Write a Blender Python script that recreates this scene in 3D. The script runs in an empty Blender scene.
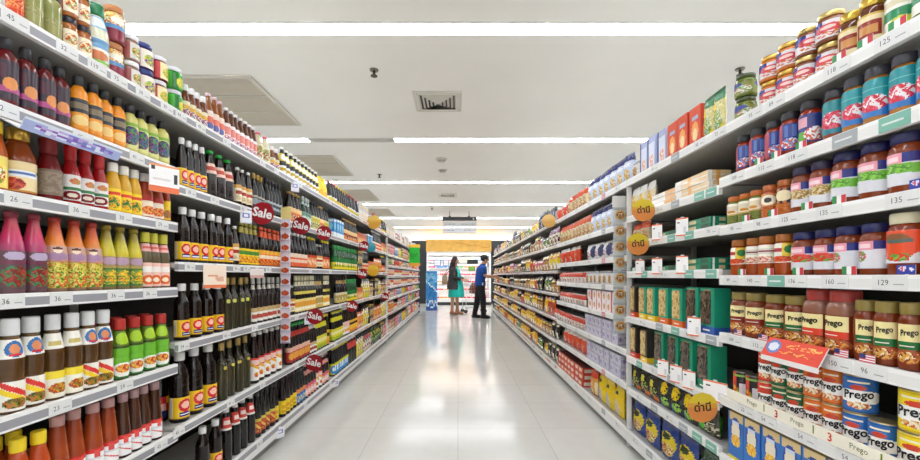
import bpy, bmesh, math, random
from mathutils import Vector, Matrix
random.seed(7)
PI = math.pi
scene = bpy.context.scene
COL = scene.collection
# ---------------------------------------------------------------- camera numbers
FPX, CX, CY, CAMH = 415.0, 458.0, 276.0, 1.10
FL, FR = 1.157, 1.073            # aisle half widths (shelf fronts)
CEIL = 2.95

def lin(h):
    if not isinstance(h, str):
        return h
    h = h.lstrip('#')
    if len(h) == 3:
        h = ''.join(c * 2 for c in h)
    o = []
    for i in (0, 2, 4):
        c = int(h[i:i + 2], 16) / 255.0
        o.append(c / 12.92 if c <= .04045 else ((c + .055) / 1.055) ** 2.4)
    return tuple(o)

# ---------------------------------------------------------------- materials
def new_mat(name):
    m = bpy.data.materials.new(name)
    m.use_nodes = True
    nt = m.node_tree
    b = nt.nodes['Principled BSDF']
    return m, nt, b

def attr_mat(name, rough, metallic=0.0, coat=0.0, vary=.06, scale=60.0, bump=0.0, bscale=40.0, spec=.5):
    m, nt, b = new_mat(name)
    N, L = nt.nodes, nt.links
    a = N.new('ShaderNodeAttribute'); a.attribute_name = 'Col'
    tc = N.new('ShaderNodeTexCoord')
    nz = N.new('ShaderNodeTexNoise'); nz.inputs['Scale'].default_value = scale
    L.new(tc.outputs['Object'], nz.inputs['Vector'])
    mr = N.new('ShaderNodeMapRange')
    mr.inputs['To Min'].default_value = 1 - vary; mr.inputs['To Max'].default_value = 1 + vary
    L.new(nz.outputs['Fac'], mr.inputs['Value'])
    mx = N.new('ShaderNodeMix'); mx.data_type = 'RGBA'; mx.blend_type = 'MULTIPLY'
    mx.inputs['Factor'].default_value = 1
    L.new(a.outputs['Color'], mx.inputs['A']); L.new(mr.outputs['Result'], mx.inputs['B'])
    L.new(mx.outputs['Result'], b.inputs['Base Color'])
    b.inputs['Roughness'].default_value = rough
    b.inputs['Metallic'].default_value = metallic
    b.inputs['Coat Weight'].default_value = coat
    b.inputs['Coat Roughness'].default_value = .04
    b.inputs['Specular IOR Level'].default_value = spec
    if bump:
        n2 = N.new('ShaderNodeTexNoise'); n2.inputs['Scale'].default_value = bscale
        L.new(tc.outputs['Object'], n2.inputs['Vector'])
        bp = N.new('ShaderNodeBump'); bp.inputs['Strength'].default_value = bump; bp.inputs['Distance'].default_value = .004
        L.new(n2.outputs['Fac'], bp.inputs['Height']); L.new(bp.outputs['Normal'], b.inputs['Normal'])
    return m

M = {}
M['glass'] = attr_mat('filled_glass', .07, coat=.0, vary=.18, scale=28, bump=.22, bscale=34, spec=.5)
M['plastic'] = attr_mat('moulded_plastic', .35)
M['print'] = attr_mat('printed_label', .27, vary=.05, scale=120)
M['card'] = attr_mat('printed_card', .5, vary=.05, scale=90)
M['film'] = attr_mat('foil_film', .22, coat=.3, vary=.08, scale=50, bump=.55, bscale=32)
M['metal'] = attr_mat('bare_metal', .28, metallic=.85)
M['paint'] = attr_mat('painted_steel', .4, vary=.03, scale=8)
M['cloth'] = attr_mat('woven_cloth', .85, vary=.12, scale=70, bump=.25, bscale=60)
M['skin'] = attr_mat('human_skin', .5, vary=.05, scale=30)
M['hair'] = attr_mat('dark_hair', .4, vary=.25, scale=90)

def plain(name, col, rough=.5, nscale=3.0, vary=.03, metallic=0, bump=0):
    m, nt, b = new_mat(name)
    N, L = nt.nodes, nt.links
    tc = N.new('ShaderNodeTexCoord'); nz = N.new('ShaderNodeTexNoise')
    nz.inputs['Scale'].default_value = nscale; nz.inputs['Detail'].default_value = 4
    L.new(tc.outputs['Object'], nz.inputs['Vector'])
    cr = N.new('ShaderNodeValToRGB')
    c = lin(col)
    cr.color_ramp.elements[0].color = tuple(x * (1 - vary) for x in c) + (1,)
    cr.color_ramp.elements[1].color = tuple(min(1, x * (1 + vary)) for x in c) + (1,)
    cr.color_ramp.elements[0].position = .3; cr.color_ramp.elements[1].position = .7
    L.new(nz.outputs['Fac'], cr.inputs['Fac']); L.new(cr.outputs['Color'], b.inputs['Base Color'])
    b.inputs['Roughness'].default_value = rough; b.inputs['Metallic'].default_value = metallic
    if bump:
        bp = N.new('ShaderNodeBump'); bp.inputs['Strength'].default_value = bump
        L.new(nz.outputs['Fac'], bp.inputs['Height']); L.new(bp.outputs['Normal'], b.inputs['Normal'])
    return m

def emit(name, col, strength):
    m, nt, b = new_mat(name)
    b.inputs['Base Color'].default_value = (.9, .9, .9, 1)
    b.inputs['Emission Color'].default_value = lin(col) + (1,)
    b.inputs['Emission Strength'].default_value = strength
    return m

M['ceil'] = plain('ceiling_paint', '#f6f4ef', .9, 1.5, .015)
M['wallwhite'] = plain('white_wall_paint', '#ecebe8', .8, 2, .02)
M['walldark'] = plain('dark_wall_panel', '#2a2e30', .6, 2, .1)
M['yellowwood'] = plain('yellow_wood_panel', '#f2bf5e', .5, 6, .12)
M['lamp'] = emit('lamp_diffuser', '#f3f7ff', 9.0)
M['lampoff'] = plain('unlit_diffuser', '#b9b5ad', .5)
M['fridgelamp'] = emit('chiller_lamp', '#ffffff', 6.0)

def floor_mat():
    m, nt, b = new_mat('polished_floor_tiles')
    N, L = nt.nodes, nt.links
    g = N.new('ShaderNodeNewGeometry')
    br = N.new('ShaderNodeTexBrick')
    br.offset = 0; br.squash = 1
    br.inputs['Scale'].default_value = 1.0
    br.inputs['Brick Width'].default_value = .6; br.inputs['Row Height'].default_value = .6
    br.inputs['Mortar Size'].default_value = .0025; br.inputs['Mortar Smooth'].default_value = .3
    br.inputs['Color1'].default_value = lin('#dad9d2') + (1,)
    br.inputs['Color2'].default_value = lin('#d5d4cd') + (1,)
    br.inputs['Mortar'].default_value = lin('#b9b7ae') + (1,)
    L.new(g.outputs['Position'], br.inputs['Vector'])
    nz = N.new('ShaderNodeTexNoise'); nz.inputs['Scale'].default_value = 9; nz.inputs['Detail'].default_value = 6
    L.new(g.outputs['Position'], nz.inputs['Vector'])
    mr = N.new('ShaderNodeMapRange'); mr.inputs['To Min'].default_value = .93; mr.inputs['To Max'].default_value = 1.04
    L.new(nz.outputs['Fac'], mr.inputs['Value'])
    mx = N.new('ShaderNodeMix'); mx.data_type = 'RGBA'; mx.blend_type = 'MULTIPLY'; mx.inputs['Factor'].default_value = 1
    L.new(br.outputs['Color'], mx.inputs['A']); L.new(mr.outputs['Result'], mx.inputs['B'])
    L.new(mx.outputs['Result'], b.inputs['Base Color'])
    n2 = N.new('ShaderNodeTexNoise'); n2.inputs['Scale'].default_value = 2.2
    L.new(g.outputs['Position'], n2.inputs['Vector'])
    r2 = N.new('ShaderNodeMapRange'); r2.inputs['To Min'].default_value = .07; r2.inputs['To Max'].default_value = .2
    L.new(n2.outputs['Fac'], r2.inputs['Value']); L.new(r2.outputs['Result'], b.inputs['Roughness'])
    b.inputs['Specular IOR Level'].default_value = .55
    bp = N.new('ShaderNodeBump'); bp.inputs['Strength'].default_value = .06; bp.inputs['Distance'].default_value = .02
    L.new(n2.outputs['Fac'], bp.inputs['Height']); L.new(bp.outputs['Normal'], b.inputs['Normal'])
    return m
M['floor'] = floor_mat()

# ---------------------------------------------------------------- mesh builder
class MB:
    def __init__(s):
        s.v, s.f, s.c, s.m, s.sm = [], [], [], [], []
    def face(s, idx, col, mat='plastic', smooth=False):
        s.f.append(tuple(idx)); s.c.append(lin(col)); s.m.append(mat); s.sm.append(smooth)
    def merge(s, o):
        b = len(s.v); s.v += o.v
        s.f += [tuple(i + b for i in f) for f in o.f]; s.c += o.c; s.m += o.m; s.sm += o.sm
        return s
    def xform(s, M4):
        s.v = [tuple(M4 @ Vector(p)) for p in s.v]; return s
    def box(s, x0, x1, y0, y1, z0, z1, col, mat='plastic'):
        b = len(s.v)
        s.v += [(x, y, z) for z in (z0, z1) for y in (y0, y1) for x in (x0, x1)]
        for q in ((0, 2, 3, 1), (4, 5, 7, 6), (0, 1, 5, 4), (2, 6, 7, 3), (0, 4, 6, 2), (1, 3, 7, 5)):
            s.face([b + i for i in q], col, mat)
        return s
    def mesh(s, name):
        me = bpy.data.meshes.new(name)
        me.from_pydata(s.v, [], s.f)
        mats = []
        for k in s.m:
            if k not in mats: mats.append(k)
        for k in mats: me.materials.append(M[k])
        me.polygons.foreach_set('material_index', [mats.index(k) for k in s.m])
        me.polygons.foreach_set('use_smooth', s.sm)
        ca = me.color_attributes.new('Col', 'FLOAT_COLOR', 'CORNER')
        buf = []
        for p, c in zip(me.polygons, s.c):
            buf += [c[0], c[1], c[2], 1.0] * p.loop_total
        ca.data.foreach_set('color', buf)
        me.update()
        return me

# label designs: a list of drawing steps on (u, v), u across the front, v from the bottom
def blob(u, v, cols):
    a = int(u * 11 + 1.1 * math.sin(v * 19 + 1)); b = int(v * 11 + 1.1 * math.sin(u * 23))
    return lin(cols[((a * 7349 + b * 9151 + a * b * 331) >> 2) % len(cols)])
def paint(design, u, v, rng):
    c = lin('#ffffff')
    for op in design:
        k = op[0]
        if k == 'f': c = lin(op[1])
        elif k == 'b':
            if op[1] <= v <= op[2]: c = lin(op[3])
        elif k == 'e':
            if ((u - op[1]) / op[3]) ** 2 + ((v - op[2]) / op[4]) ** 2 <= 1: c = lin(op[5])
        elif k == 'r':
            if op[1] <= u <= op[2] and op[3] <= v <= op[4]: c = lin(op[5])
        elif k == 'n':
            if op[1] <= u <= op[2] and op[3] <= v <= op[4]: c = blob(u, v, op[5])
        elif k == 'ne':
            if ((u - op[1]) / op[3]) ** 2 + ((v - op[2]) / op[4]) ** 2 <= 1: c = blob(u, v, op[5])
        elif k == 'd':          # slanted band
            t = v + (u - .5) * op[1]
            if op[2] <= t <= op[3]: c = lin(op[4])
        elif k == 's':          # upright stripes
            if op[1] <= v <= op[2] and int(u * op[3]) % 2 == 0: c = lin(op[4])
    return c

def lathe(mb, prof, seg, col, mat, smooth=True, cap0=True, cap1=True, design=None, rep=2, sq=0.0):
    b = len(mb.v)
    n = len(prof)
    for r, z in prof:
        for i in range(seg):
            a = 2 * PI * i / seg
            k = 1.0
            if sq:
                k = 1 / max(abs(math.cos(a)), abs(math.sin(a))); k = 1 + (min(k, 1.28) - 1) * sq
            mb.v.append((r * k * math.sin(a), -r * k * math.cos(a), z))
    rng = random.Random(5)
    z0, z1 = prof[0][1], prof[-1][1]
    for j in range(n - 1):
        for i in range(seg):
            i2 = (i + 1) % seg
            if design:
                u = (((i + .5) / seg) * rep + .5) % 1.0
                v = ((prof[j][1] + prof[j + 1][1]) / 2 - z0) / max(1e-6, z1 - z0)
                c = paint(design, u, v, rng)
            else:
                c = col(((prof[j][1] + prof[j + 1][1]) / 2 - z0) / max(1e-6, z1 - z0)) if callable(col) else col
            mb.face((b + j * seg + i, b + j * seg + i2, b + (j + 1) * seg + i2, b + (j + 1) * seg + i), c, mat, smooth)
    c0 = col(0) if callable(col) else (col or '#888')
    c1 = col(1) if callable(col) else (col or '#888')
    if cap0: mb.face([b + i for i in range(seg)][::-1], c0, mat)
    if cap1: mb.face([b + (n - 1) * seg + i for i in range(seg)], c1, mat)
    return mb

def rprof(prof, z):
    for (r0, z0), (r1, z1) in zip(prof, prof[1:]):
        if z0 <= z <= z1:
            return r0 + (r1 - r0) * (z - z0) / max(1e-6, z1 - z0)
    return prof[-1][0] if z > prof[-1][1] else prof[0][0]

TXT = {}
def text_geo(s, size=1.0, bold=0.0):
    key = (s, bold)
    if key not in TXT:
        cu = bpy.data.curves.new('txt', 'FONT')
        cu.body = s; cu.size = 1.0; cu.align_x = 'CENTER'; cu.align_y = 'CENTER'; cu.resolution_u = 2
        cu.offset = bold
        ob = bpy.data.objects.new('txt', cu); COL.objects.link(ob)
        dg = bpy.context.evaluated_depsgraph_get(); dg.update()
        me = ob.evaluated_get(dg).to_mesh()
        vs = [tuple(v.co) for v in me.vertices]; fs = [tuple(p.vertices) for p in me.polygons]
        ob.evaluated_get(dg).to_mesh_clear()
        bpy.data.objects.remove(ob); bpy.data.curves.remove(cu)
        TXT[key] = (vs, fs)
    vs, fs = TXT[key]
    return [(x * size, y * size) for x, y, z in vs], fs

def text_flat(mb, s, size, col, x=0, z=0, y=-.0006, bold=0.0, rot=0.0, sx=1.0, mat='print'):
    vs, fs = text_geo(s, size, bold)
    b = len(mb.v); ca, sa = math.cos(rot), math.sin(rot)
    mb.v += [(x + (px * ca - pz * sa) * sx, y, z + px * sa + pz * ca) for px, pz in vs]
    for f in fs: mb.face([b + i for i in f], col, mat)
    return mb

def text_wrap(mb, s, size, col, r, z, bold=.028, slope=0.0, sq=0.0):
    vs, fs = text_geo(s, size, bold)
    b = len(mb.v)
    def kk(a):
        q = min(1 / max(abs(math.cos(a)), abs(math.sin(a))), 1.28)
        return 1 + (q - 1) * sq
    mb.v += [(r * kk(px / r) * math.sin(px / r), -r * kk(px / r) * math.cos(px / r), z + pz + px * slope) for px, pz in vs]
    for f in fs: mb.face([b + i for i in f], col, 'print')
    return mb

# ---------------------------------------------------------------- objects
def link(name, me, parent=None):
    o = bpy.data.objects.new(name, me); COL.objects.link(o)
    if parent is not None: o.parent = parent
    return o

def tag(o, label, cat, group=None, kind=None):
    o['label'] = label; o['category'] = cat
    if group: o['group'] = group
    if kind: o['kind'] = kind
    return o

def empty(name, loc, rot=0.0):
    o = bpy.data.objects.new(name, None); COL.objects.link(o)
    o.location = loc; o.rotation_euler = (0, 0, rot); o.empty_display_size = .05
    return o

def structure(name, mb):
    o = link(name, mb.mesh(name)); o['kind'] = 'structure'; return o

# ---------------------------------------------------------------- product kinds
SH = {  # outline of the vessel (share of radius, share of height), first height of the cap, cap outline
 'soy': ([(.9, 0), (1, .025), (1, .36), (.95, .4), (1, .44), (.93, .48), (.98, .53), (.92, .58), (.95, .63), (.84, .7), (.52, .8), (.38, .86), (.38, .9)], [(.52, .872), (.54, .88), (.54, .985), (.48, 1)]),
 'tall': ([(.94, 0), (1, .03), (1, .48), (.9, .6), (.62, .76), (.45, .88), (.43, .93)], [(.5, .925), (.5, .985), (.45, 1)]),
 'ketchup': ([(.9, 0), (1, .03), (1, .48), (.86, .58), (.62, .7), (.56, .76)], [(.62, .75), (.6, .84), (.68, .96), (.64, 1)]),
 'squat': ([(.94, 0), (1, .03), (1, .68), (.92, .74), (.6, .8), (.5, .84)], [(.55, .83), (.55, .98), (.5, 1)]),
 'sauce': ([(.95, 0), (1, .02), (1, .33), (.94, .37), (1, .41), (1, .55), (.9, .63), (.68, .75), (.58, .82)], [(.64, .82), (.66, .83), (.66, .98), (.6, 1)]),
 'chilli': ([(.97, 0), (1, .02), (1, .36), (.95, .45), (.7, .75), (.58, .88)], [(.62, .86), (.62, .98), (.55, 1)]),
 'slender': ([(.93, 0), (1, .02), (1, .55), (.92, .62), (.55, .72), (.38, .8), (.36, .93)], [(.44, .86), (.44, .985), (.4, 1)]),
 'jar': ([(.88, 0), (.98, .03), (1, .08), (1, .7), (.94, .77), (.8, .83)], [(.86, .825), (.88, .835), (.88, .975), (.83, 1)]),
 'cup': ([(.7, 0), (.73, .02), (.94, .93)], [(.99, .93), (.99, .97), (.92, 1)]),
 'can': ([(.96, 0), (1, .02), (1, .98), (.97, 1)], None),
}
V = {}
def kind(key, name, cat, look, shape, w, h, **kw):
    if shape in SH and shape != 'cup': w *= .92
    V[key] = dict(key=key, name=name, cat=cat, look=look, shape=shape, w=w, h=h, **kw)

def grid_box(mb, w, d, h, front, side, top, mat, nu, nv):
    """carton: printed front and back (faces -Y, +Y), plain printed sides"""
    rng = random.Random(3)
    def panel(o, ux, uz, n, m, design):
        b = len(mb.v)
        for j in range(m + 1):
            for i in range(n + 1):
                mb.v.append(tuple(o[k] + ux[k] * i / n + uz[k] * j / m for k in range(3)))
        for j in range(m):
            for i in range(n):
                a = b + j * (n + 1) + i
                mb.face((a, a + 1, a + n + 2, a + n + 1), paint(design, (i + .5) / n, (j + .5) / m, rng), mat)
    x, y = w / 2, d / 2
    panel((-x, -y, 0), (w, 0, 0), (0, 0, h), nu, nv, front)
    panel((x, y, 0), (-w, 0, 0), (0, 0, h), nu, nv, front)
    panel((x, -y, 0), (0, d, 0), (0, 0, h), max(3, nu // 2), nv, side)
    panel((-x, y, 0), (0, -d, 0), (0, 0, h), max(3, nu // 2), nv, side)
    panel((-x, -y, h), (w, 0, 0), (0, d, 0), max(3, nu // 2), max(3, nu // 2), top)
    panel((-x, y, 0), (w, 0, 0), (0, -d, 0), 1, 1, top)
    return mb

def pillow(mb, w, d, h, front, mat, nu, nv, flat=.0):
    """sealed bag: puffed between a top and a bottom seam"""
    rng = random.Random(9)
    for side in (-1, 1):
        b = len(mb.v)
        for j in range(nv + 1):
            v = j / nv
            for i in range(nu + 1):
                u = i / nu
                t = (max(0, math.sin(PI * min(1, max(0, (v - .03) / .9)))) ** .45) * (max(0, math.sin(PI * u)) ** .5)
                t *= 1 - .25 * v
                wr = 1 - .06 * math.sin(PI * v) ** 2 if 0 < v < 1 else 1
                jit = (rng.random() - .5) * .012 * (t > .05)
                mb.v.append(((u - .5) * w * wr, side * (d / 2 * t + .0008) + jit, v * h))
        for j in range(nv):
            for i in range(nu):
                a = b + j * (nu + 1) + i
                q = (a, a + 1, a + nu + 2, a + nu + 1)
                if side > 0: q = q[::-1]
                uu = (i + .5) / nu
                mb.face(q, paint(front, uu if side < 0 else 1 - uu, (j + .5) / nv, rng), mat, True)
    return mb

PROTO = {}
def proto(key, lod):
    """list of (part name, mesh, parent index or None, part label)"""
    if (key, lod) in PROTO: return PROTO[(key, lod)]
    k = V[key]; h, w = k['h'], k['w']; parts = []
    seg = 28 if lod == 0 else 12
    if k['shape'] in SH:
        body, cap = SH[k['shape']]
        R = w / 2
        bp = [(r * R, z * h) for r, z in body]
        mb = MB()
        lq = k['liquid']
        if isinstance(lq, list):
            cols = lq
            def cf(t, cols=cols):
                q = max(0, min(len(cols) - 1.001, t * (len(cols) - 1))); i = int(q); a, b = lin(cols[i]), lin(cols[i + 1])
                return tuple(x + (y - x) * (q - i) for x, y in zip(a, b))
            if lod == 0:
                fine = []
                zs = sorted(set([z for r, z in bp] + [bp[-1][1] * i / 30 for i in range(31)]))
                bp = [(rprof(bp, z), z) for z in zs]
        else:
            cf = lq
        bm_ = 'metal' if k['shape'] == 'can' else k.get('bmat', 'glass')
        lathe(mb, bp, seg, cf, bm_, sq=k.get('sq', 0))
        parts.append(['tin' if k['shape'] == 'can' else ('jar_body' if k['shape'] == 'jar' else 'bottle_body'), mb, None, None])
        if cap:
            mb = MB(); cp = [(r * R * k.get('capw', 1), z * h) for r, z in cap]
            lathe(mb, cp, seg, k['cap'], k.get('cmat', 'plastic'))
            parts.append(['lid' if k['shape'] in ('jar', 'cup') else 'cap', mb, 0, None])
        for (z0, z1, des) in k.get('labels', []):
            mb = MB(); nv = max(2, int((40 if lod == 0 else 6) * min(1, (z1 - z0) * 2)))
            pr = []
            for j in range(nv + 1):
                z = (z0 + (z1 - z0) * j / nv) * h
                pr.append((rprof(bp, z) + .0009, z))
            lathe(mb, pr, seg if lod else 76, None, 'print', cap0=False, cap1=False, design=des, sq=k.get('sq', 0), rep=k.get('rep', 2))
            parts.append(['label', mb, 0, None])
            tx = k.get('text')
            if tx and lod == 0 and des is k['labels'][0][2]:
                s, size, vz, tc, sl = tx
                mb = MB(); text_wrap(mb, s, size, tc, R * 1.0 + .0022, vz * h, slope=sl, sq=k.get('sq', 0))
                parts.append(['lettering', mb, len(parts) - 1, None])
    elif k['shape'] == 'box':
        mb = MB(); d = k['d']; n = (22, 30) if lod == 0 else (6, 8)
        grid_box(mb, w, d, h, k['front'], k.get('side', k['front']), k.get('top', [('f', '#ddd')]), k.get('bmat', 'card'), *n)
        parts.append(['carton', mb, None, None])
        if k.get('window') and lod == 0:
            u0, u1, v0, v1, des = k['window']
            mb = MB(); grid_box(mb, w * (u1 - u0), .004, h * (v1 - v0), des, des, des, 'film', 8, 12)
            mb.xform(Matrix.Translation(((u0 + u1 - 1) / 2 * w, -d / 2 - .0022, v0 * h)))
            parts.append(['window', mb, 0, 'clear window showing the contents'])
    elif k['shape'] == 'bag':
        mb = MB(); n = (24, 30) if lod == 0 else (7, 9)
        pillow(mb, w, k['d'], h, k['front'], 'film', *n)
        parts.append(['pouch', mb, None, None])
        if lod == 0:
            mb = MB(); hh = .012
            for zz in (h - hh,):
                mb.box(-w / 2, w / 2, -.0022, .0022, zz, h + .001, k['seal'], 'film')
            parts.append(['seal_strip', mb, 0, None])
    if lod == 1 or len(parts) == 1:
        mb = MB()
        for p in parts: mb.merge(p[1])
        out = [(None, mb.mesh(k['name']), None, None)]
    else:
        out = [(p[0], p[1].mesh(p[0]), p[2], p[3]) for p in parts]
    PROTO[(key, lod)] = out
    return out

ORD = ['zeroth', 'first', 'second', 'third', 'fourth', 'fifth', 'sixth', 'seventh', 'eighth', 'ninth', 'tenth', 'eleventh', 'twelfth', 'thirteenth',
       'fourteenth', 'fifteenth', 'sixteenth', 'seventeenth', 'eighteenth', 'nineteenth', 'twentieth']
TENS = {2: 'twenty', 3: 'thirty', 4: 'forty', 5: 'fifty'}
def nth(n):
    if n <= 20: return ORD[n]
    t, u = divmod(n, 10)
    if u == 0: return {3: 'thirtieth', 4: 'fortieth', 5: 'fiftieth'}[t]
    return TENS[t] + '-' + ORD[u]

COUNT = {}
def uid(key):
    COUNT[key] = COUNT.get(key, 0) + 1
    return COUNT[key]

NPROD = [0]
def place(key, loc, rot, lod, label, group, sc=1.0, zs=1.0):
    k = V[key]; pr = proto(key, lod); NPROD[0] += 1
    if len(pr) == 1:
        o = link(k['name'], pr[0][1]); o.location = loc; o.rotation_euler = (0, 0, rot)
    else:
        o = empty(k['name'], loc, rot); made = []
        for pn, me, par, pl in pr:
            c = link(pn, me, o if par is None or par == 0 else made[par]); made.append(c)
            if pl: c['label'] = pl
    if sc != 1.0 or zs != 1.0: o.scale = (sc, sc, zs)
    tag(o, label, k['cat'], group)
    return o

# ---------------------------------------------------------------- gondola layout
LB = [.70, 1.71, 2.79, 3.82, 4.85, 5.83, 6.81, 7.8, 8.8, 9.8, 10.8, 11.7, 12.5]
RB = [.74, 1.70, 2.635, 3.57, 4.5, 5.44, 6.4, 7.35, 8.3, 9.25, 10.2, 11.2, 12.1, 12.7]
LV = {}
L1 = [1.747, 1.505, 1.28, 1.015, .70, .423, .11]
L2 = [1.747, 1.44, 1.12, .785, .437, .11]
L7 = [1.747, 1.43, 1.246, 1.07, .89, .69, .44, .11]
R1 = [1.667, 1.46, 1.265, 1.064, .832, .58, .34, .09]
R2 = [1.667, 1.435, 1.27, 1.09, .81, .56, .36, .09]
R3 = [1.667, 1.407, 1.193, 1.0, .80, .59, .375, .09]
R5 = [1.667, 1.40, 1.12, .87, .60, .35, .09]
def levels(side, b):
    if side == 'left': return L1 if b == 0 else (L2 if b < 6 else L7)
    return R1 if b == 0 else (R2 if b == 1 else (R3 if b < 4 else R5))
LIP = .036
DEPTH = .44
def shelf_words(side, b, lv):
    n = len(levels(side, b))
    return 'top' if lv == 0 else ('lowest' if lv == n - 1 else ORD[lv + 1])
def bay_of(side, y):
    B = LB if side == 'left' else RB
    for i in range(len(B) - 1):
        if B[i] <= y < B[i + 1]: return i
    return 0 if y < B[0] else len(B) - 2

def bay(side, b):
    B, F, s = (LB, FL, -1) if side == 'left' else (RB, FR, 1)
    y0, y1 = B[b], B[b + 1]; lv = levels(side, b)
    root = empty('shelving_unit', (s * F, y0, 0))
    tag(root, f'white steel shelving unit, {nth(b + 1)} bay along the {side} side of the aisle', 'shelving', f'shelving bays on the {side}')
    ln = y1 - y0
    def X(a, c): return (a, c) if s > 0 else (-c, -a)
    dark = '#232221' if side == 'left' else '#2c2a28'
    mb = MB(); a = X(DEPTH, DEPTH + .02); mb.box(a[0], a[1], 0, ln, .05, lv[0] + .3 * 0 + .03, dark, 'paint'); link('back_panel', mb.mesh('back_panel'), root)
    for yy in (0.0005, ln - .0035):
        mb = MB(); a = X(DEPTH - .03, DEPTH); mb.box(a[0], a[1], yy, yy + .003, .02, lv[0] + .02, '#b9b6b0', 'paint'); link('upright', mb.mesh('upright'), root)
    mb = MB(); a = X(.05, DEPTH); mb.box(a[0], a[1], 0, ln, 0, .085, '#8c8a86', 'paint'); link('plinth', mb.mesh('plinth'), root)
    if side == 'right' and b == 2 or side == 'left' and b == 6:
        mb = MB(); a = X(.0, .03); mb.box(a[0], a[1], .0002, .0075, .02, lv[0], '#e8e7e4', 'paint'); link('front_post', mb.mesh('front_post'), root)
    if b == len(B) - 2:
        mb = MB(); a = X(-.0, DEPTH + .02); mb.box(a[0], a[1], ln + .001, ln + .03, 0, lv[0] + .02, '#33322f', 'paint'); link('end_panel', mb.mesh('end_panel'), root)
    for i, z in enumerate(lv):
        mb = MB(); a = X(.012, DEPTH)
        mb.box(a[0], a[1], .002, ln - .002, z + LIP - .022, z + LIP, '#b4b2ad', 'paint')
        sh = link('shelf', mb.mesh('shelf'), root)
        mb = MB()
        a = X(-.004, .012); n = 1
        zs = [z, z + .006, z + .029, z + LIP + .003] if i != len(lv) - 1 else [z - .035, z + .002, z + .03, z + LIP + .003]
        cs = ['#e9e8e6', '#95959a' if side == 'left' else '#e2e1de', '#efeeec']
        if side == 'right' and b >= 4 and i != len(lv) - 1: zs = [z + .01, z + .016, z + .03, z + LIP + .003]
        for q in range(3):
            if q == 1 and (side == 'right' and b >= 4 or side == 'left' and b >= 4):
                yy = .002; rr = random.Random(b * 31 + i)
                while yy < ln - .01:
                    y2 = min(ln - .002, yy + rr.uniform(.05, .12)); mb.box(a[0], a[1], yy, y2, zs[q], zs[q + 1], rr.choice(['#d8d6d2', '#b8aaa2', '#c48a80', '#94928c', '#d0c08c', '#dcdad6', '#a8b0ac']), 'paint'); yy = y2
            else: mb.box(a[0], a[1], .002, ln - .002, zs[q], zs[q + 1], cs[q], 'paint')
        link('price_rail', mb.mesh('price_rail'), sh)

for b in range(len(LB) - 1): bay('left', b)
for b in range(len(RB) - 1): bay('right', b)

EDGE = {'left': FL, 'right': FR}
def ypx(side, px):
    return FPX * (EDGE[side] + .045) / max(1.0, abs(CX - px))

def row(side, lv_z, lv, items, lodfar=4.2):
    """items: (kind, px near, px far, options) on one shelf; near to far"""
    cur = -9
    for it in items:
        key, pa, pb = it[:3]; op = it[3] if len(it) > 3 else {}
        ya, yb = ypx(side, pa), ypx(side, pb)
        fill(side, lv, key, max(ya, cur), yb, **op)
        cur = max(cur, FILLEND[0])
    ROWEND[(side, lv)] = cur
FILLEND = [0]
ROWEND = {}
def fill(side, lv, key, ya, yb, stack=1, rows=1, turn=None, tight=1.045, setb=.012, n=None, zs=1.0):
    k = V[key]; F = EDGE[side]; s = -1 if side == 'left' else 1
    w = k['w'] if not k.get('lie') else k['w']
    dd = k.get('d', k['w'])
    sc = 1.0
    B = LB if side == 'left' else RB
    b0 = bay_of(side, ya + .02); end = B[b0 + 1]
    if lv and yb > end and (yb - end) < .6 * (yb - ya): yb = end - .003
    if n:
        pitch = (yb - ya) / n
        if w * tight > pitch: sc = pitch / (w * tight)
    else:
        n = max(1, int((yb - ya) / (w * tight) + .45))
        pitch = max(w * tight, min((yb - ya) / n, w * 1.25))
    w *= sc; dd *= sc
    B = LB if side == 'left' else RB
    y = ya; FILLEND[0] = ya
    b0 = bay_of(side, ya + .02)
    for i in range(n):
        yc = y + pitch * .5
        b = bay_of(side, yc)
        lo, hi = B[b] + .008, B[b + 1] - .003
        if yc - w / 2 < lo: yc = lo + w / 2
        if yc + w / 2 > hi:
            if yc - w / 2 < hi and i == n - 1 and b == bay_of(side, yc) and hi - w / 2 > y + w * .45: yc = hi - w / 2
            elif b + 1 >= len(B) - 1 or yb < B[b + 1] + w * .8: break
            else: b += 1; yc = B[b] + .008 + w / 2
        y = yc + pitch * .5; FILLEND[0] = yc + w / 2 + .002
        z = levels(side, b)[min(lv, len(levels(side, b)) - 1)] + LIP + .0005
        for r in range(rows):
            lod = 0 if (yc < 4.0 and r == 0) else 1
            for q in range(stack):
                rng = random.uniform(-.25, .25) if k['shape'] in SH else 0
                base = (PI / 2 if side == 'left' else -PI / 2)
                t = k.get('turn', 0.5 if k['shape'] in SH else 0.0)
                rot = base + (-t if side == 'left' else t) + rng
                if k['shape'] == 'bag': rot += random.uniform(-.07, .07)
                jx = random.uniform(0, .008)
                x = s * (F + setb + dd / 2 + jx + r * (dd + .012))
                if k['shape'] == 'bag' and False: pass
                pos = ''
                if stack > 1: pos = ['lower ', 'upper '][q] if stack == 2 else ['bottom ', 'second-layer ', 'third-layer ', 'fourth-layer ', 'fifth-layer '][q]
                if r: pos += 'rear '
                c = uid((side, b, lv, k['look'], q, r))
                lab = f"{pos}{k['look']}, {nth(c)} along its row, {shelf_words(side, b, lv)} shelf, {side} {nth(b + 1)} bay"
                if len(lab.split()) > 16: lab = f"{pos}{k['look']}, {nth(c)} in row, {shelf_words(side, b, lv)} shelf, {side} {nth(b + 1)} bay"
                place(key, (x, yc, z + q * (k['h'] * zs + .001)), rot, lod, lab, f"{k['cat']}s on the {shelf_words(side, b, lv)} shelf of the {side} {nth(b + 1)} bay", sc, zs)
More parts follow.
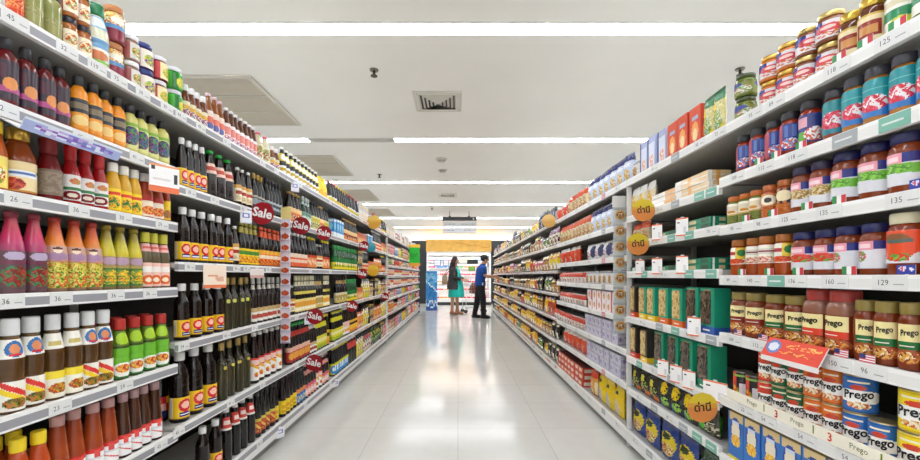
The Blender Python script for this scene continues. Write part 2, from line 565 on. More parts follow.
# ---------------------------------------------------------------- kinds of goods: left side
def photo(cols, u=.5, v=.35, ru=.3, rv=.22): return ('ne', u, v, ru, rv, cols)
FOOD = ['#c8552a', '#e8a13c', '#7c9a34', '#f1e2c0', '#a83622', '#e3c25a']
GREENS = ['#3f7a2b', '#86a83a', '#c9c25a', '#e9dfb0', '#d7622f']
SOYL = [('f', '#f2c21c'), ('r', 0, .12, 0, 1, '#efe6d8'), ('r', .02, .1, .1, .9, '#d8cfc0'), ('b', .0, .06, '#c79a10'), ('e', .55, .6, .24, .3, '#d3232b'), ('e', .55, .62, .15, .17, '#f4b9a4'),
        ('r', .33, .77, .1, .3, '#2b2f6c'), ('r', .36, .74, .17, .22, '#e9e6f2')]
kind('soy', 'soy_sauce_bottle', 'bottle', 'white-capped soy bottle with yellow label', 'soy', .066, 0.245, liquid='#170b08', cap='#e9e8e6', labels=[(.06, .36, SOYL)])
kind('soybig', 'large_soy_sauce_bottle', 'bottle', 'big ribbed soy bottle with yellow label', 'soy', .082, 0.3, liquid='#150a08', cap='#d9d6d2', labels=[(.06, .36, SOYL)])
kind('soymid', 'soy_sauce_bottle', 'bottle', 'white-capped soy bottle with yellow label', 'soy', .062, 0.243, liquid='#170b08', cap='#e9e8e6', labels=[(.06, .38, SOYL)])
kind('soysmall', 'soy_sauce_bottle', 'bottle', 'small white-capped soy bottle, yellow label', 'soy', .056, 0.222, liquid='#170b08', cap='#e9e8e6', labels=[(.06, .4, SOYL)])
kind('greencap', 'dark_vinegar_bottle', 'bottle', 'green-capped dark vinegar bottle', 'tall', .07, 0.228, liquid='#1a0c0a', cap='#1fa83a', labels=[(.5, .72, [('f', '#eec9b6'), ('r', .2, .8, .3, .7, '#c64a3c')]), (.08, .16, [('f', '#20110c')])])
kind('creamlab', 'seasoning_sauce_bottle', 'bottle', 'white-capped dark bottle with cream label', 'tall', .05, 0.21, liquid='#1c0f0a', cap='#e4e2de', labels=[(.12, .55, [('f', '#efe0bd'), ('b', .8, 1, '#d8a04a'), ('r', .15, .85, .45, .65, '#b0382a'), ('n', .2, .8, .1, .35, ['#efe0bd', '#c9b58a'])])])
kind('goldslim', 'slim_sauce_bottle', 'bottle', 'gold-capped slim dark bottle', 'slender', .05, 0.222, liquid='#14100d', cap='#b99646', labels=[(.1, .42, [('f', '#2a3136'), ('b', .85, 1, '#b7b2a4'), ('e', .5, .5, .3, .28, '#8f9aa2')])])
kind('slim', 'slim_sauce_bottle', 'bottle', 'black-capped slim dark bottle', 'slender', .052, 0.232, liquid='#0f1012', cap='#2a2a2e', labels=[(.1, .4, [('f', '#38434c'), ('b', .8, 1, '#a9b0b2'), ('r', .2, .8, .3, .55, '#93a3ad')])])
kind('olivecap', 'oyster_sauce_bottle', 'bottle', 'olive-necked bottle with yellow label', 'tall', .056, 0.24, liquid='#17100a', cap='#a79a3c', labels=[(.76, .9, [('f', '#a79a3c')]), (.04, .4, [('f', '#f2cc22'), ('r', .1, .9, .62, .86, '#4b8f2f'), ('n', .1, .9, .1, .55, ['#f2cc22', '#e8a21c', '#c8421f'])])])
kind('orangecap', 'oyster_sauce_bottle', 'bottle', 'orange-necked bottle with orange label', 'tall', .056, 0.24, liquid='#17100a', cap='#d2502a', labels=[(.74, .9, [('f', '#d9572c')]), (.04, .42, [('f', '#ec7a26'), ('b', .75, 1, '#f4b43a'), ('r', .12, .88, .45, .68, '#f9e6c8'), ('n', .1, .9, .08, .36, ['#ec7a26', '#b93420', '#f1a33c'])])])
kind('brownneck', 'dark_oil_bottle', 'bottle', 'tall olive-brown bottle with gold cap', 'slender', .066, 0.29, liquid=['#2e2a12', '#332d12', '#3a3415', '#241f10', '#1d190e'], cap='#a88b4c', labels=[(.52, .6, [('f', '#3a3416'), ('e', .5, .5, .1, .4, '#c9b84c')])])
kind('brownneckS', 'dark_oil_bottle', 'bottle', 'olive-brown bottle with gold cap', 'slender', .06, 0.27, liquid=['#2e2a12', '#332d12', '#2a2310', '#1d190e'], cap='#a88b4c', labels=[(.5, .6, [('f', '#2e2a13'), ('e', .5, .5, .1, .4, '#c9c85c')])])
kind('silver', 'vinegar_bottle', 'bottle', 'silver-capped dark bottle with white label', 'slender', .052, 0.27, liquid='#1f1512', cap='#bdb9b2', labels=[(.74, .84, [('f', '#cfcac0')]), (.05, .34, [('f', '#efeae0'), ('b', .7, 1, '#c8a872'), ('r', .2, .8, .2, .5, '#b64a3a')])])
kind('redwhite', 'sweet_sauce_bottle', 'bottle', 'white-capped dark bottle with red-topped label', 'tall', .064, 0.295, liquid='#1c0e0a', cap='#e2dedb', labels=[(.06, .5, [('f', '#f3efe8'), ('b', .62, 1, '#d63a34'), ('r', .15, .85, .68, .9, '#f0c8bc'), ('d', .4, .52, .66, '#efb13a'), ('ne', .5, .25, .14, .12, ['#e9a432', '#c95b2a'])])])
kind('redcollar', 'black_sauce_bottle', 'bottle', 'tall black bottle with red shoulder label', 'tall', .062, .27, liquid='#14100f', cap='#e6e2e2', labels=[(.6, .84, [('f', '#d3463f'), ('b', 0, .14, '#efe6dd'), ('r', .2, .8, .42, .75, '#f3d9cf')])])
kind('redpattern', 'black_sauce_bottle', 'bottle', 'black bottle with red and yellow label', 'tall', .056, 0.265, liquid='#120e0d', cap='#2b2a2c', labels=[(.1, .42, [('f', '#c4552a'), ('b', .8, 1, '#d7c24a'), ('d', .9, .3, .5, '#e9b74a'), ('n', .1, .9, .08, .3, ['#c4552a', '#8a2a1c', '#e3a045'])])])
kind('yellowblock', 'black_sauce_bottle', 'bottle', 'black bottle with plain yellow label', 'tall', .056, 0.26, liquid='#1a0f12', cap='#3b2530', labels=[(.08, .42, [('f', '#efce1e'), ('r', .2, .8, .4, .68, '#d9a514'), ('n', .2, .8, .12, .3, ['#efce1e', '#c58a12'])])])
# first bay
kind('tomato', 'pickle_jar', 'jar', 'orange-red relish jar', 'jar', .07, .13, liquid='#c4431f', cap='#c9a24a', labels=[(.2, .6, [('f', '#d85a2a'), ('n', .1, .9, .1, .9, ['#d85a2a', '#e98a45', '#b3361c'])])])
kind('palejar', 'olive_jar', 'jar', 'tall pale green jar with black lid', 'jar', .075, .15, liquid=['#8f8e56', '#9c9a5e', '#868a4c', '#a3a066'], cap='#2a2830', labels=[(.3, .42, [('f', '#a8a66c'), ('n', 0, 1, 0, 1, ['#a8a66c', '#8f8c54'])])])
kind('blacklid', 'pickle_jar', 'jar', 'brown relish jar with black lid', 'jar', .07, .105, liquid='#a8622c', cap='#25212a', labels=[(.12, .62, [('f', '#efe3c8'), ('r', 0, .3, 0, 1, '#9d4526'), ('ne', .6, .5, .25, .3, FOOD)])])
kind('greenlid', 'mayonnaise_bottle', 'bottle', 'tall cream bottle with green cap', 'sauce', .082, .215, liquid='#e3e2c8', cap='#1d7a4a', labels=[(.08, .45, [('f', '#e9e8da'), ('b', .6, .95, '#6c9fc8'), ('e', .5, .3, .3, .2, '#c9733f'), ('r', .1, .9, 0, .1, '#7fc04a')]), (.6, .8, [('f', '#9cc6dd'), ('e', .5, .5, .3, .4, '#e9f2f4')])])
kind('mosaic', 'relish_jar', 'jar', 'jar with orange and blue printed wrap', 'jar', .082, .125, liquid='#8c2f2f', cap='#b8743a', labels=[(.04, .8, [('f', '#d99a4a'), ('n', 0, 1, .55, 1, FOOD), ('b', .4, .55, '#5b8fc0'), ('b', .0, .4, '#8a2b3c'), ('e', .5, .72, .2, .12, '#f3ead8')])])
kind('whitelid', 'relish_jar', 'jar', 'jar with white lid and photo label', 'jar', .075, .095, liquid='#8f6f62', cap='#efeef0', labels=[(.08, .68, [('f', '#d9d4cc'), ('r', 0, .35, 0, 1, '#a65a56'), ('ne', .65, .5, .26, .32, GREENS)])])
kind('purple', 'jam_jar', 'jar', 'purple-labelled jar with blue lid', 'jar', .08, .1, liquid='#4a2a5e', cap='#24397e', labels=[(.06, .74, [('f', '#efe6d6'), ('r', 0, .36, 0, 1, '#8b2f9c'), ('ne', .66, .45, .2, .3, ['#8fa83a', '#d8c85a', '#7a3f8a'])])])
kind('redwl', 'jam_jar', 'jar', 'red-labelled jar with white lid', 'jar', .075, .095, liquid='#7a1f22', cap='#e6e3ea', labels=[(.06, .74, [('f', '#efe0a8'), ('r', 0, .42, 0, 1, '#c43a3c'), ('ne', .7, .45, .2, .3, ['#c9c84a', '#e9b24a', '#8fb03c'])])])
kind('greenwl', 'jam_jar', 'jar', 'bright green jar with white lid', 'jar', .075, .095, liquid='#2c8a2e', cap='#dedfe6', labels=[(.06, .78, [('f', '#3db32e'), ('r', .4, .62, 0, 1, '#1f7a26'), ('ne', .74, .4, .2, .3, ['#e4dc3c', '#9fd23c', '#e9b83c'])])])
kind('darksauce', 'barbecue_sauce_bottle', 'bottle', 'dark red sauce bottle with black cap', 'squat', .07, .185, liquid='#5e1416', cap='#2b2a2f', labels=[(.1, .66, [('f', '#33212f'), ('b', .2, .34, '#a8467c'), ('e', .62, .42, .2, .16, '#d98a4a'), ('r', .1, .5, .55, .9, '#4a2030')])])
kind('orangesauce', 'salad_dressing_bottle', 'bottle', 'orange dressing bottle with black cap', 'squat', .068, .185, liquid='#e08a1e', cap='#2b2b2e', labels=[(.1, .62, [('f', '#eb9b2c'), ('b', .5, .95, '#2b2c33'), ('r', .15, .85, .62, .82, '#7a6a52'), ('e', .5, .26, .3, .16, '#e9c77a')])])
kind('greensauce', 'salad_dressing_bottle', 'bottle', 'pale green dressing bottle with black cap', 'squat', .066, .18, liquid='#c6c06a', cap='#24252a', labels=[(.1, .62, [('f', '#d8d68a'), ('ne', .5, .5, .36, .36, ['#2f4a7a', '#3f8a3a', '#8a2f6a', '#2f2f4a']), ('b', .88, 1, '#7fae3a')])])
kind('honey', 'honey_jar', 'jar', 'gold-capped amber bottle with cream label', 'sauce', .09, 0.186, liquid='#8a3c10', cap='#c8a047', cmat='metal', labels=[(.06, .5, [('f', '#efd9a4'), ('r', .1, .9, .5, .72, '#e8eaf0'), ('r', .15, .85, .56, .66, '#4a6fb0'), ('ne', .4, .25, .2, .2, ['#b3361c', '#d1553a', '#8a2015']), ('b', .0, .05, '#c98a3a')])])
kind('yellowhoney', 'honey_jar', 'jar', 'yellow-capped amber bottle', 'sauce', .085, 0.186, liquid='#b8561a', cap='#e6c52a', labels=[(.06, .5, [('f', '#f2dc6a'), ('ne', .5, .4, .3, .3, FOOD)])])
kind('ketchup', 'ketchup_bottle', 'bottle', 'ketchup bottle with white label', 'ketchup', .066, 0.186, liquid='#a31317', cap='#b5171c', labels=[(.08, .5, [('f', '#e9e4e2'), ('b', .4, .5, '#3f7a4a'), ('e', .5, .2, .32, .17, '#7c1a1c'), ('e', .5, .2, .16, .08, '#e9d8c8'), ('ne', .6, .75, .2, .12, ['#c98a4a', '#d8534a', '#6f9a4a'])])])
kind('ketchupback', 'ketchup_bottle', 'bottle', 'ketchup bottle turned to its dull back label', 'ketchup', .072, 0.186, liquid='#6e0e14', cap='#7d1216', labels=[(.1, .5, [('f', '#7c6a5a'), ('n', .1, .9, .1, .9, ['#7c6a5a', '#8f7d6a'])])])
kind('yellowjar', 'pineapple_sauce_jar', 'jar', 'yellow sauce bottle with white cap', 'sauce', .07, 0.174, liquid='#d9a51a', cap='#e4e1d6', labels=[(.06, .48, [('f', '#f3d11c'), ('ne', .5, .35, .24, .26, ['#4a7a2a', '#f3d11c', '#2f5a24', '#e8a01c']), ('r', .2, .8, .7, .85, '#e04a2a')])])
kind('redyellow', 'plum_sauce_bottle', 'bottle', 'red-brown sauce bottle with white cap', 'sauce', .064, 0.174, liquid='#9c3414', cap='#d8d4d0', labels=[(.06, .5, [('f', '#f2e4cf'), ('ne', .5, .3, .3, .22, ['#d9652a', '#e9a34a', '#c2402a']), ('b', .78, 1, '#b3261e')])])
kind('redyellow2', 'plum_sauce_bottle', 'bottle', 'red-brown sauce bottle with yellow label', 'sauce', .064, 0.174, liquid='#8c2a10', cap='#d8d4d0', labels=[(.06, .5, [('f', '#f4cf1e'), ('ne', .5, .3, .3, .22, ['#d9652a', '#3f7a3a', '#c2402a'])])])
kind('magenta', 'tall_sauce_bottle', 'bottle', 'tall magenta-shaded sauce bottle', 'tall', .068, 0.222, liquid=['#6a4a50', '#5f4248', '#5a3a44', '#6c3a4c', '#8a3a58', '#b03a68', '#c8305e', '#b82a48', '#8c2234'], cap='#7c1a2c', labels=[(.06, .36, [('f', '#5e444a'), ('ne', .55, .5, .36, .42, ['#8c2a24', '#6b2a22', '#a8402c', '#2f7a4a'])]), (.4, .52, [('f', '#6a4650'), ('e', .55, .5, .25, .42, '#b9a8c4')])])
kind('orangetall', 'tall_sauce_bottle', 'bottle', 'tall orange-shaded sauce bottle', 'tall', .068, 0.222, liquid=['#8a6a52', '#98745a', '#a8806a', '#c08a72', '#cf8a5a', '#dd8a3a', '#de7a28', '#c85a20', '#a8381c'], cap='#9c2a1c', labels=[(.06, .4, [('f', '#c9b04a'), ('ne', .5, .5, .5, .5, ['#8fae3a', '#c9c24a', '#d8622f', '#4a7a2a', '#e3cf6a'])]), (.42, .62, [('f', '#c89a86'), ('e', .5, .3, .3, .28, '#a884a4'), ('e', .5, .7, .12, .2, '#f3dcc0'), ('e', .5, .82, .13, .1, '#5a2c1c')])])
kind('yellowtall', 'tall_sauce_bottle', 'bottle', 'tall yellow-shaded sauce bottle', 'tall', .066, 0.222, liquid=['#7a6a40', '#8a7a4a', '#98865a', '#b49a5a', '#c8b03a', '#cfc02a', '#c2b424', '#9a8a20', '#7a6a1c'], cap='#8f7a20', labels=[(.06, .34, [('f', '#4f7a3a'), ('ne', .5, .5, .4, .42, ['#e3a32a', '#f0cf3a', '#3f6a2a', '#6f9a3a'])]), (.38, .52, [('f', '#a08a6a'), ('e', .5, .5, .3, .4, '#b89ab0')])])
kind('pinktop', 'chilli_sauce_bottle', 'bottle', 'yellow-capped bottle with pink labels', 'sauce', .062, 0.216, liquid='#5e5238', cap='#c9c23c', labels=[(.66, .8, [('f', '#e8a8a0'), ('r', .2, .8, .4, .6, '#d8605a')]), (.04, .46, [('f', '#efc3b4'), ('e', .5, .28, .3, .2, '#e0662a'), ('e', .5, .28, .15, .1, '#f6e2c8'), ('r', .2, .8, .62, .85, '#f7efe8')])])
BROWN = ['#5a3a1c', '#6a4520', '#5c3c1a', '#4e3215', '#5a3a18', '#5e431f']
kind('brown', 'large_stir_fry_sauce_bottle', 'bottle', 'big brown sauce bottle with white cap', 'sauce', .078, 0.25, liquid=BROWN, cap='#dcdcdc', labels=[(.58, .78, [('f', '#efece4'), ('e', .55, .5, .28, .42, '#2f6fae'), ('e', .55, .5, .15, .26, '#d98a5a'), ('r', .4, .7, .1, .24, '#c8323a')]), (.03, .34, [('f', '#ece8dc'), ('d', .7, .62, .82, '#d8342e'), ('d', .7, .4, .6, '#f2cf2a'), ('ne', .55, .25, .3, .18, ['#7a5a20', '#6f8a2a', '#4a3a1c', '#c2702a'])])])
kind('brown2', 'large_stir_fry_sauce_bottle', 'bottle', 'big brown sauce bottle with yellow label', 'sauce', .078, 0.25, liquid=BROWN, cap='#d6d6d6', labels=[(.6, .78, [('f', '#efece0'), ('r', .3, .7, .2, .5, '#c9b66a')]), (.03, .34, [('f', '#f0ecd8'), ('b', .7, 1, '#f0d83a'), ('ne', .6, .35, .3, .2, ['#d8a02a', '#b3401c', '#8a7a2a'])])])
kind('greenlime', 'lime_sauce_bottle', 'bottle', 'green-labelled bottle with red cap', 'sauce', .06, 0.212, liquid='#3c4a1c', cap='#b52a22', labels=[(.56, .8, [('f', '#5f7a24'), ('e', .5, .5, .3, .42, '#a8cf2a')]), (.03, .52, [('f', '#6cb52c'), ('b', 0, .4, '#2f7a2a'), ('e', .5, .28, .4, .24, '#f2f0e6'), ('ne', .5, .32, .28, .14, ['#d9722a', '#e9b04a', '#c2402a'])])])
kind('yellowcap', 'chilli_paste_bottle', 'bottle', 'yellow-capped orange chilli bottle', 'sauce', .075, .2, liquid='#b8481a', cap='#f0cf1c', labels=[(.05, .42, [('f', '#e8d8b0'), ('ne', .5, .5, .35, .4, FOOD)])])
kind('chilli', 'sweet_chilli_sauce_bottle', 'bottle', 'red-brown chilli bottle with white label', 'chilli', .072, .225, liquid=['#6a2412', '#8c3216', '#9a3c18', '#a3441a', '#8f3a1a', '#7c3018'], cap='#b88a86', labels=[(.04, .36, [('f', '#efedec'), ('b', .78, 1, '#d8342c'), ('r', .46, .62, .6, .9, '#e2504a'), ('d', .5, .3, .36, '#d8424a'), ('r', .1, .9, .5, .6, '#cfd2da')])])
kind('chillidark', 'sweet_chilli_sauce_bottle', 'bottle', 'dark brown chilli bottle with white label', 'chilli', .07, .225, liquid=['#341a10', '#3f2012', '#452414', '#4a2614'], cap='#b08a8c', labels=[(.04, .36, [('f', '#efedec'), ('b', .78, 1, '#d8342c'), ('r', .46, .62, .6, .9, '#e2504a'), ('d', .5, .3, .36, '#d8424a'), ('r', .1, .9, .5, .6, '#cfd2da')])])
# top shelf, further along
kind('amberwhite', 'small_sauce_bottle', 'bottle', 'amber bottle with white cap', 'sauce', .062, .15, liquid='#6b3010', cap='#ecebea', labels=[(.05, .5, [('f', '#e9dfb8'), ('b', .5, .75, '#d9a93a'), ('ne', .5, .3, .3, .2, ['#c84a3a', '#4a6ab0', '#e9dfb8'])])])
kind('amberpink', 'small_sauce_bottle', 'bottle', 'amber bottle with pink cap', 'tall', .06, .19, liquid='#8a4a14', cap='#ecc6d0', labels=[(.05, .55, [('f', '#f0d8c8'), ('b', .4, .7, '#e0705a'), ('e', .5, .25, .25, .16, '#5a64a8')])])
kind('whitepink', 'small_sauce_bottle', 'bottle', 'bottle with pink label and white cap', 'tall', .06, .18, liquid='#5c3018', cap='#efe9ea', labels=[(.05, .55, [('f', '#f4eae6'), ('b', .35, .8, '#e58a80'), ('n', .2, .8, .1, .3, ['#f4eae6', '#d0566a', '#9aa6c8'])])])
kind('pinkcap', 'small_sauce_bottle', 'bottle', 'pale bottle with rose cap', 'tall', .066, .18, liquid='#d9cfae', cap='#e0627c', labels=[(.1, .6, [('f', '#e6e2c8'), ('ne', .5, .5, .3, .4, ['#7fae4a', '#c84a4a', '#e6e2c8'])])])
kind('whiteyellow', 'cooking_wine_bottle', 'bottle', 'dark bottle with white cap and yellow label', 'tall', .062, .19, liquid='#23262c', cap='#efeee6', labels=[(.08, .34, [('f', '#efeee8'), ('r', .2, .8, .3, .7, '#c9a82a')]), (.5, .78, [('f', '#d8c83a'), ('e', .5, .5, .3, .4, '#f2efdc')])])
kind('yellowbottle', 'mustard_bottle', 'bottle', 'bright yellow mustard bottle', 'tall', .08, .18, liquid='#efd21a', cap='#efcf12', labels=[(.1, .4, [('f', '#f3dc3a'), ('e', .5, .5, .3, .4, '#e9b012')])])
kind('darkyellow', 'cooking_wine_bottle', 'bottle', 'black bottle with yellow cap', 'tall', .07, .2, liquid='#17171c', cap='#e3c81e', labels=[(.06, .4, [('f', '#efe6b4'), ('b', .6, 1, '#17171c'), ('e', .5, .35, .3, .25, '#e3c02a')])])
kind('darkred', 'cooking_wine_bottle', 'bottle', 'black bottle with red cap', 'tall', .07, .2, liquid='#18161b', cap='#b8263a', labels=[(.06, .4, [('f', '#f0ead0'), ('b', .7, 1, '#24242c'), ('e', .5, .35, .3, .25, '#d8c23a')])])
kind('redcapwhite', 'fish_sauce_bottle', 'bottle', 'bottle with red cap and pale label', 'tall', .07, .2, liquid='#8a5030', cap='#d8484a', labels=[(.06, .56, [('f', '#d9d6d4'), ('b', .6, .85, '#7c8aa0'), ('ne', .5, .3, .3, .2, ['#c84a3a', '#6a7a9a', '#d9d6d4'])])])
# middle bays
kind('mixA', 'chilli_oil_bottle', 'bottle', 'dark bottle with orange label', 'tall', .06, 0.225, liquid='#1f130e', cap='#c9a45a', labels=[(.05, .5, [('f', '#e2884a'), ('b', .7, 1, '#efc98a'), ('ne', .5, .35, .3, .24, ['#b8402a', '#f0c08a', '#5a2a1c'])])])
kind('mixB', 'light_soy_bottle', 'bottle', 'green-glass bottle with silver cap', 'slender', .058, 0.235, liquid='#26382e', cap='#c9d2ce', labels=[(.06, .5, [('f', '#b9cfc4'), ('b', .7, 1, '#5f8a78'), ('r', .2, .8, .2, .5, '#e6ece8')]), (.74, .84, [('f', '#b9cfc4')])])
kind('mixC', 'bean_sauce_bottle', 'bottle', 'dark bottle with yellow-green label', 'tall', .062, 0.23, liquid='#1a1712', cap='#22242a', labels=[(.05, .5, [('f', '#d8cf8a'), ('b', .55, .85, '#c3b53a'), ('ne', .5, .3, .3, .22, ['#6f8a3a', '#d8cf8a', '#8a5a2a'])])])
kind('mixD', 'tonic_carton', 'carton', 'bright blue printed carton', 'box', .075, 0.17, d=.06, front=[('f', '#2f8fcf'), ('b', 0, .25, '#e8f2f6'), ('e', .5, .6, .3, .2, '#8fd0e8'), ('r', .1, .9, .85, .95, '#f2f6f8')], top=[('f', '#3f9fd6')])
kind('mixE', 'light_soy_bottle', 'bottle', 'dark bottle with white cap, red label', 'tall', .054, 0.255, liquid='#171215', cap='#e6e4e2', labels=[(.05, .42, [('f', '#e8663a'), ('b', .7, 1, '#efd9c4'), ('r', .2, .8, .3, .55, '#f4cdb4')])])
kind('mixF', 'bean_sauce_bottle', 'bottle', 'black bottle with yellow cap and label', 'tall', .054, 0.255, liquid='#121416', cap='#e8d62a', labels=[(.05, .44, [('f', '#e98a4a'), ('d', .8, .3, .6, '#f2c8a0'), ('b', .8, 1, '#c8402a')])])
kind('mixG', 'seasoning_bottle', 'bottle', 'green bottle with yellow label', 'sauce', .066, 0.245, liquid='#17552c', cap='#1f8a3c', labels=[(.05, .5, [('f', '#f0dc2a'), ('b', .7, 1, '#1f7a36'), ('ne', .5, .35, .3, .24, ['#e8e6d8', '#2f8a3c', '#d8c22a'])])])
kind('neckgold', 'table_soy_bottle', 'bottle', 'black bottle with pale neck, yellow label', 'slender', .058, 0.282, liquid='#12100f', cap='#cfc7a8', labels=[(.72, .84, [('f', '#d8d0b0')]), (.5, .58, [('f', '#d8c85a')]), (.05, .38, [('f', '#efd884'), ('b', .4, .75, '#e3a03a'), ('r', .15, .85, .1, .3, '#f6efd8')])])
kind('neckwhite', 'table_soy_bottle', 'bottle', 'black bottle with cream label', 'slender', .06, 0.28, liquid='#100f0f', cap='#2a2a2a', labels=[(.72, .84, [('f', '#c9a86a')]), (.05, .4, [('f', '#e9dcb4'), ('b', .0, .3, '#d9c06a'), ('e', .5, .6, .3, .25, '#b8a05a')])])
kind('darkgreencap', 'black_vinegar_bottle', 'bottle', 'black bottle with green cap, red label', 'tall', .058, 0.285, liquid='#121012', cap='#2fa84a', labels=[(.68, .8, [('f', '#b8342f')]), (.05, .42, [('f', '#b8342f'), ('b', .7, 1, '#e8b4a0'), ('e', .5, .4, .3, .24, '#e8a03a')])])
kind('yelldark', 'mushroom_sauce_bottle', 'bottle', 'black bottle with lime-yellow label', 'tall', .056, 0.285, liquid='#131412', cap='#d6cf2c', labels=[(.66, .8, [('f', '#d9d22c')]), (.05, .42, [('f', '#d9d22c'), ('b', .0, .3, '#a8b82c'), ('r', .15, .85, .5, .75, '#efe8a0')])])
kind('orangedark', 'mushroom_sauce_bottle', 'bottle', 'dark bottle with orange-yellow label', 'tall', .056, 0.285, liquid='#1c130c', cap='#efb52c', labels=[(.05, .5, [('f', '#f0b82a'), ('b', .0, .3, '#e8862a'), ('r', .15, .85, .55, .8, '#2a2018')])])
kind('pinklabel', 'plum_vinegar_bottle', 'bottle', 'black bottle with pink label', 'tall', .056, 0.265, liquid='#151112', cap='#d9b4ac', labels=[(.68, .8, [('f', '#e6a094')]), (.06, .4, [('f', '#eaa89a'), ('b', .7, 1, '#d8626a'), ('r', .1, .9, .2, .5, '#f3d6cc')])])
kind('blueyellow', 'plum_vinegar_bottle', 'bottle', 'dark bottle with blue and yellow label', 'tall', .06, 0.265, liquid='#13161a', cap='#e0cf2c', labels=[(.06, .45, [('f', '#d8d22c'), ('e', .45, .45, .36, .4, '#2c8ad0'), ('e', .45, .5, .16, .18, '#d8ecf4')])])
kind('blueorange', 'plum_vinegar_bottle', 'bottle', 'dark bottle with blue and orange label', 'tall', .06, 0.26, liquid='#13161a', cap='#1c1c22', labels=[(.06, .45, [('f', '#2a68b0'), ('b', .7, 1, '#e2883a'), ('n', .1, .9, .1, .5, ['#2a68b0', '#6aa8d8', '#e8d23a'])])])
# packets further away
def pk(key, name, cat, look, w, h, d, cols, shape='bag', main=None):
    a, b2, c3 = cols; r = random.Random(key)
    des = [('f', a), ('b', r.uniform(.66, .8), .97, b2), ('ne', r.uniform(.4, .6), r.uniform(.25, .4), r.uniform(.3, .44), r.uniform(.2, .3), [c3, b2, '#f3e6cc', '#3a2c20' if r.random() < .35 else '#f0d860', a]), ('r', .18, .82, .78, .9, r.choice(['#f6f1e8', '#2c2622', '#f3dc4a', b2]))]
    if r.random() < .5: des.append(('b', 0, .12, r.choice([b2, '#2c2a28', c3])))
    if r.random() < .4: des.append(('d', .6, .42, .56, r.choice(['#f4efe2', c3, '#38302a'])))
    if shape == 'bag': kind(key, name, cat, look, 'bag', w, h, d=d, front=des, seal=b2)
    else: kind(key, name, cat, look, 'box', w, h, d=d, front=des, side=[('f', a), ('b', .7, .9, b2)], top=[('f', b2)])
pk('noodleR', 'noodle_packet', 'packet', 'red noodle packet', .10, .13, .03, ('#d8483a', '#b8202a', '#e9b04a'))
pk('noodleO', 'noodle_packet', 'packet', 'orange noodle packet', .10, .13, .03, ('#ea9a4a', '#d8622a', '#f0d08a'))
pk('noodleP', 'noodle_packet', 'packet', 'pink noodle packet', .10, .13, .03, ('#e9a0a4', '#d8506a', '#f3d8b4'))
pk('noodleW', 'rice_noodle_packet', 'packet', 'white noodle packet', .10, .13, .03, ('#e9e2d6', '#c8505a', '#d8b87a'))
pk('noodleG', 'rice_noodle_packet', 'packet', 'green noodle packet', .10, .13, .03, ('#8fae4a', '#3f8a3a', '#e3cf6a'))
pk('noodleY', 'rice_noodle_packet', 'packet', 'yellow noodle packet', .10, .13, .03, ('#efcf3a', '#e0a01c', '#c8562a'))
pk('noodleB', 'soup_packet', 'packet', 'blue soup packet', .10, .13, .03, ('#5a8fc8', '#2f5aa0', '#e8d8b0'))
pk('noodleT', 'soup_packet', 'packet', 'tan soup packet', .10, .13, .03, ('#cfa878', '#8a5a34', '#e8d8b0'))
pk('boxO', 'seasoning_carton', 'carton', 'orange seasoning carton', .08, .14, .06, ('#e6a05a', '#c9582a', '#f0d8a0'), 'box')
pk('boxK', 'seasoning_carton', 'carton', 'black seasoning carton', .08, .12, .06, ('#2c2826', '#c9a03a', '#8a6a3a'), 'box')
pk('boxW', 'white_milk_carton', 'carton', 'white and grey drink carton', .09, .2, .07, ('#e9e7e6', '#c9c4cc', '#d8b4b8'), 'box')
pk('pouchYK', 'curry_pouch', 'pouch', 'yellow and black curry pouch', .1, .16, .04, ('#e2cf3a', '#2a2a22', '#c8862a'))
pk('pouchG', 'curry_pouch', 'pouch', 'dark green curry pouch', .1, .16, .04, ('#2f6a34', '#1c4a28', '#d8cf4a'))
kind('cupA', 'noodle_cup', 'cup', 'red noodle cup', 'cup', .1, .115, liquid='#e9e0d6', cap='#d8cfc8', bmat='print', labels=[(.1, .9, [('f', '#d85040'), ('b', 0, .25, '#f0e6da'), ('ne', .5, .5, .3, .25, ['#f0c86a', '#c8342a', '#f4ead6'])])])
kind('cupB', 'noodle_cup', 'cup', 'pale pink noodle cup', 'cup', .1, .115, liquid='#e9e0d6', cap='#e2dcd8', bmat='print', labels=[(.1, .9, [('f', '#eec6bc'), ('b', 0, .25, '#d8707a'), ('ne', .5, .5, .3, .25, ['#f0c86a', '#e8887a', '#f4ead6'])])])
# ---------------------------------------------------------------- kinds of goods: right side
STEW = ['#7c3418', '#8a3e1c', '#733016']
kind('jargreenwhite', 'pickle_jar', 'jar', 'green pickle jar with white label', 'jar', .085, .16, liquid='#6a6a2c', cap='#d8c98a', labels=[(.1, .62, [('f', '#efece2'), ('b', .3, .6, '#2f8a5a'), ('r', .1, .9, .7, .9, '#d9cfae'), ('e', .6, .2, .2, .14, '#c8cf4a')])])
kind('jarbrowncream', 'bean_jar', 'jar', 'brown bean jar with cream label', 'jar', .085, .14, liquid='#5e2c14', cap='#c9a84a', cmat='metal', labels=[(.12, .66, [('f', '#e6d4a8'), ('r', .2, .8, .2, .75, '#8c2a1c'), ('r', .28, .72, .3, .6, '#c98a4a'), ('b', .93, 1, '#c9a84a')])])
BLUELAB = [('f', '#d9d2d6'), ('e', .2, .85, .26, .35, '#27338a'), ('e', .55, .55, .3, .26, '#c8404a'), ('e', .55, .6, .16, .1, '#eec9c0'), ('ne', .6, .22, .3, .16, ['#d9762f', '#d9d2d6', '#b85a2a'])]
kind('stackbrown', 'dip_jar', 'jar', 'brown dip jar with gold lid', 'jar', .088, 0.092, liquid='#7a4426', cap='#c9b070', cmat='metal', labels=[(.12, .68, BLUELAB)])
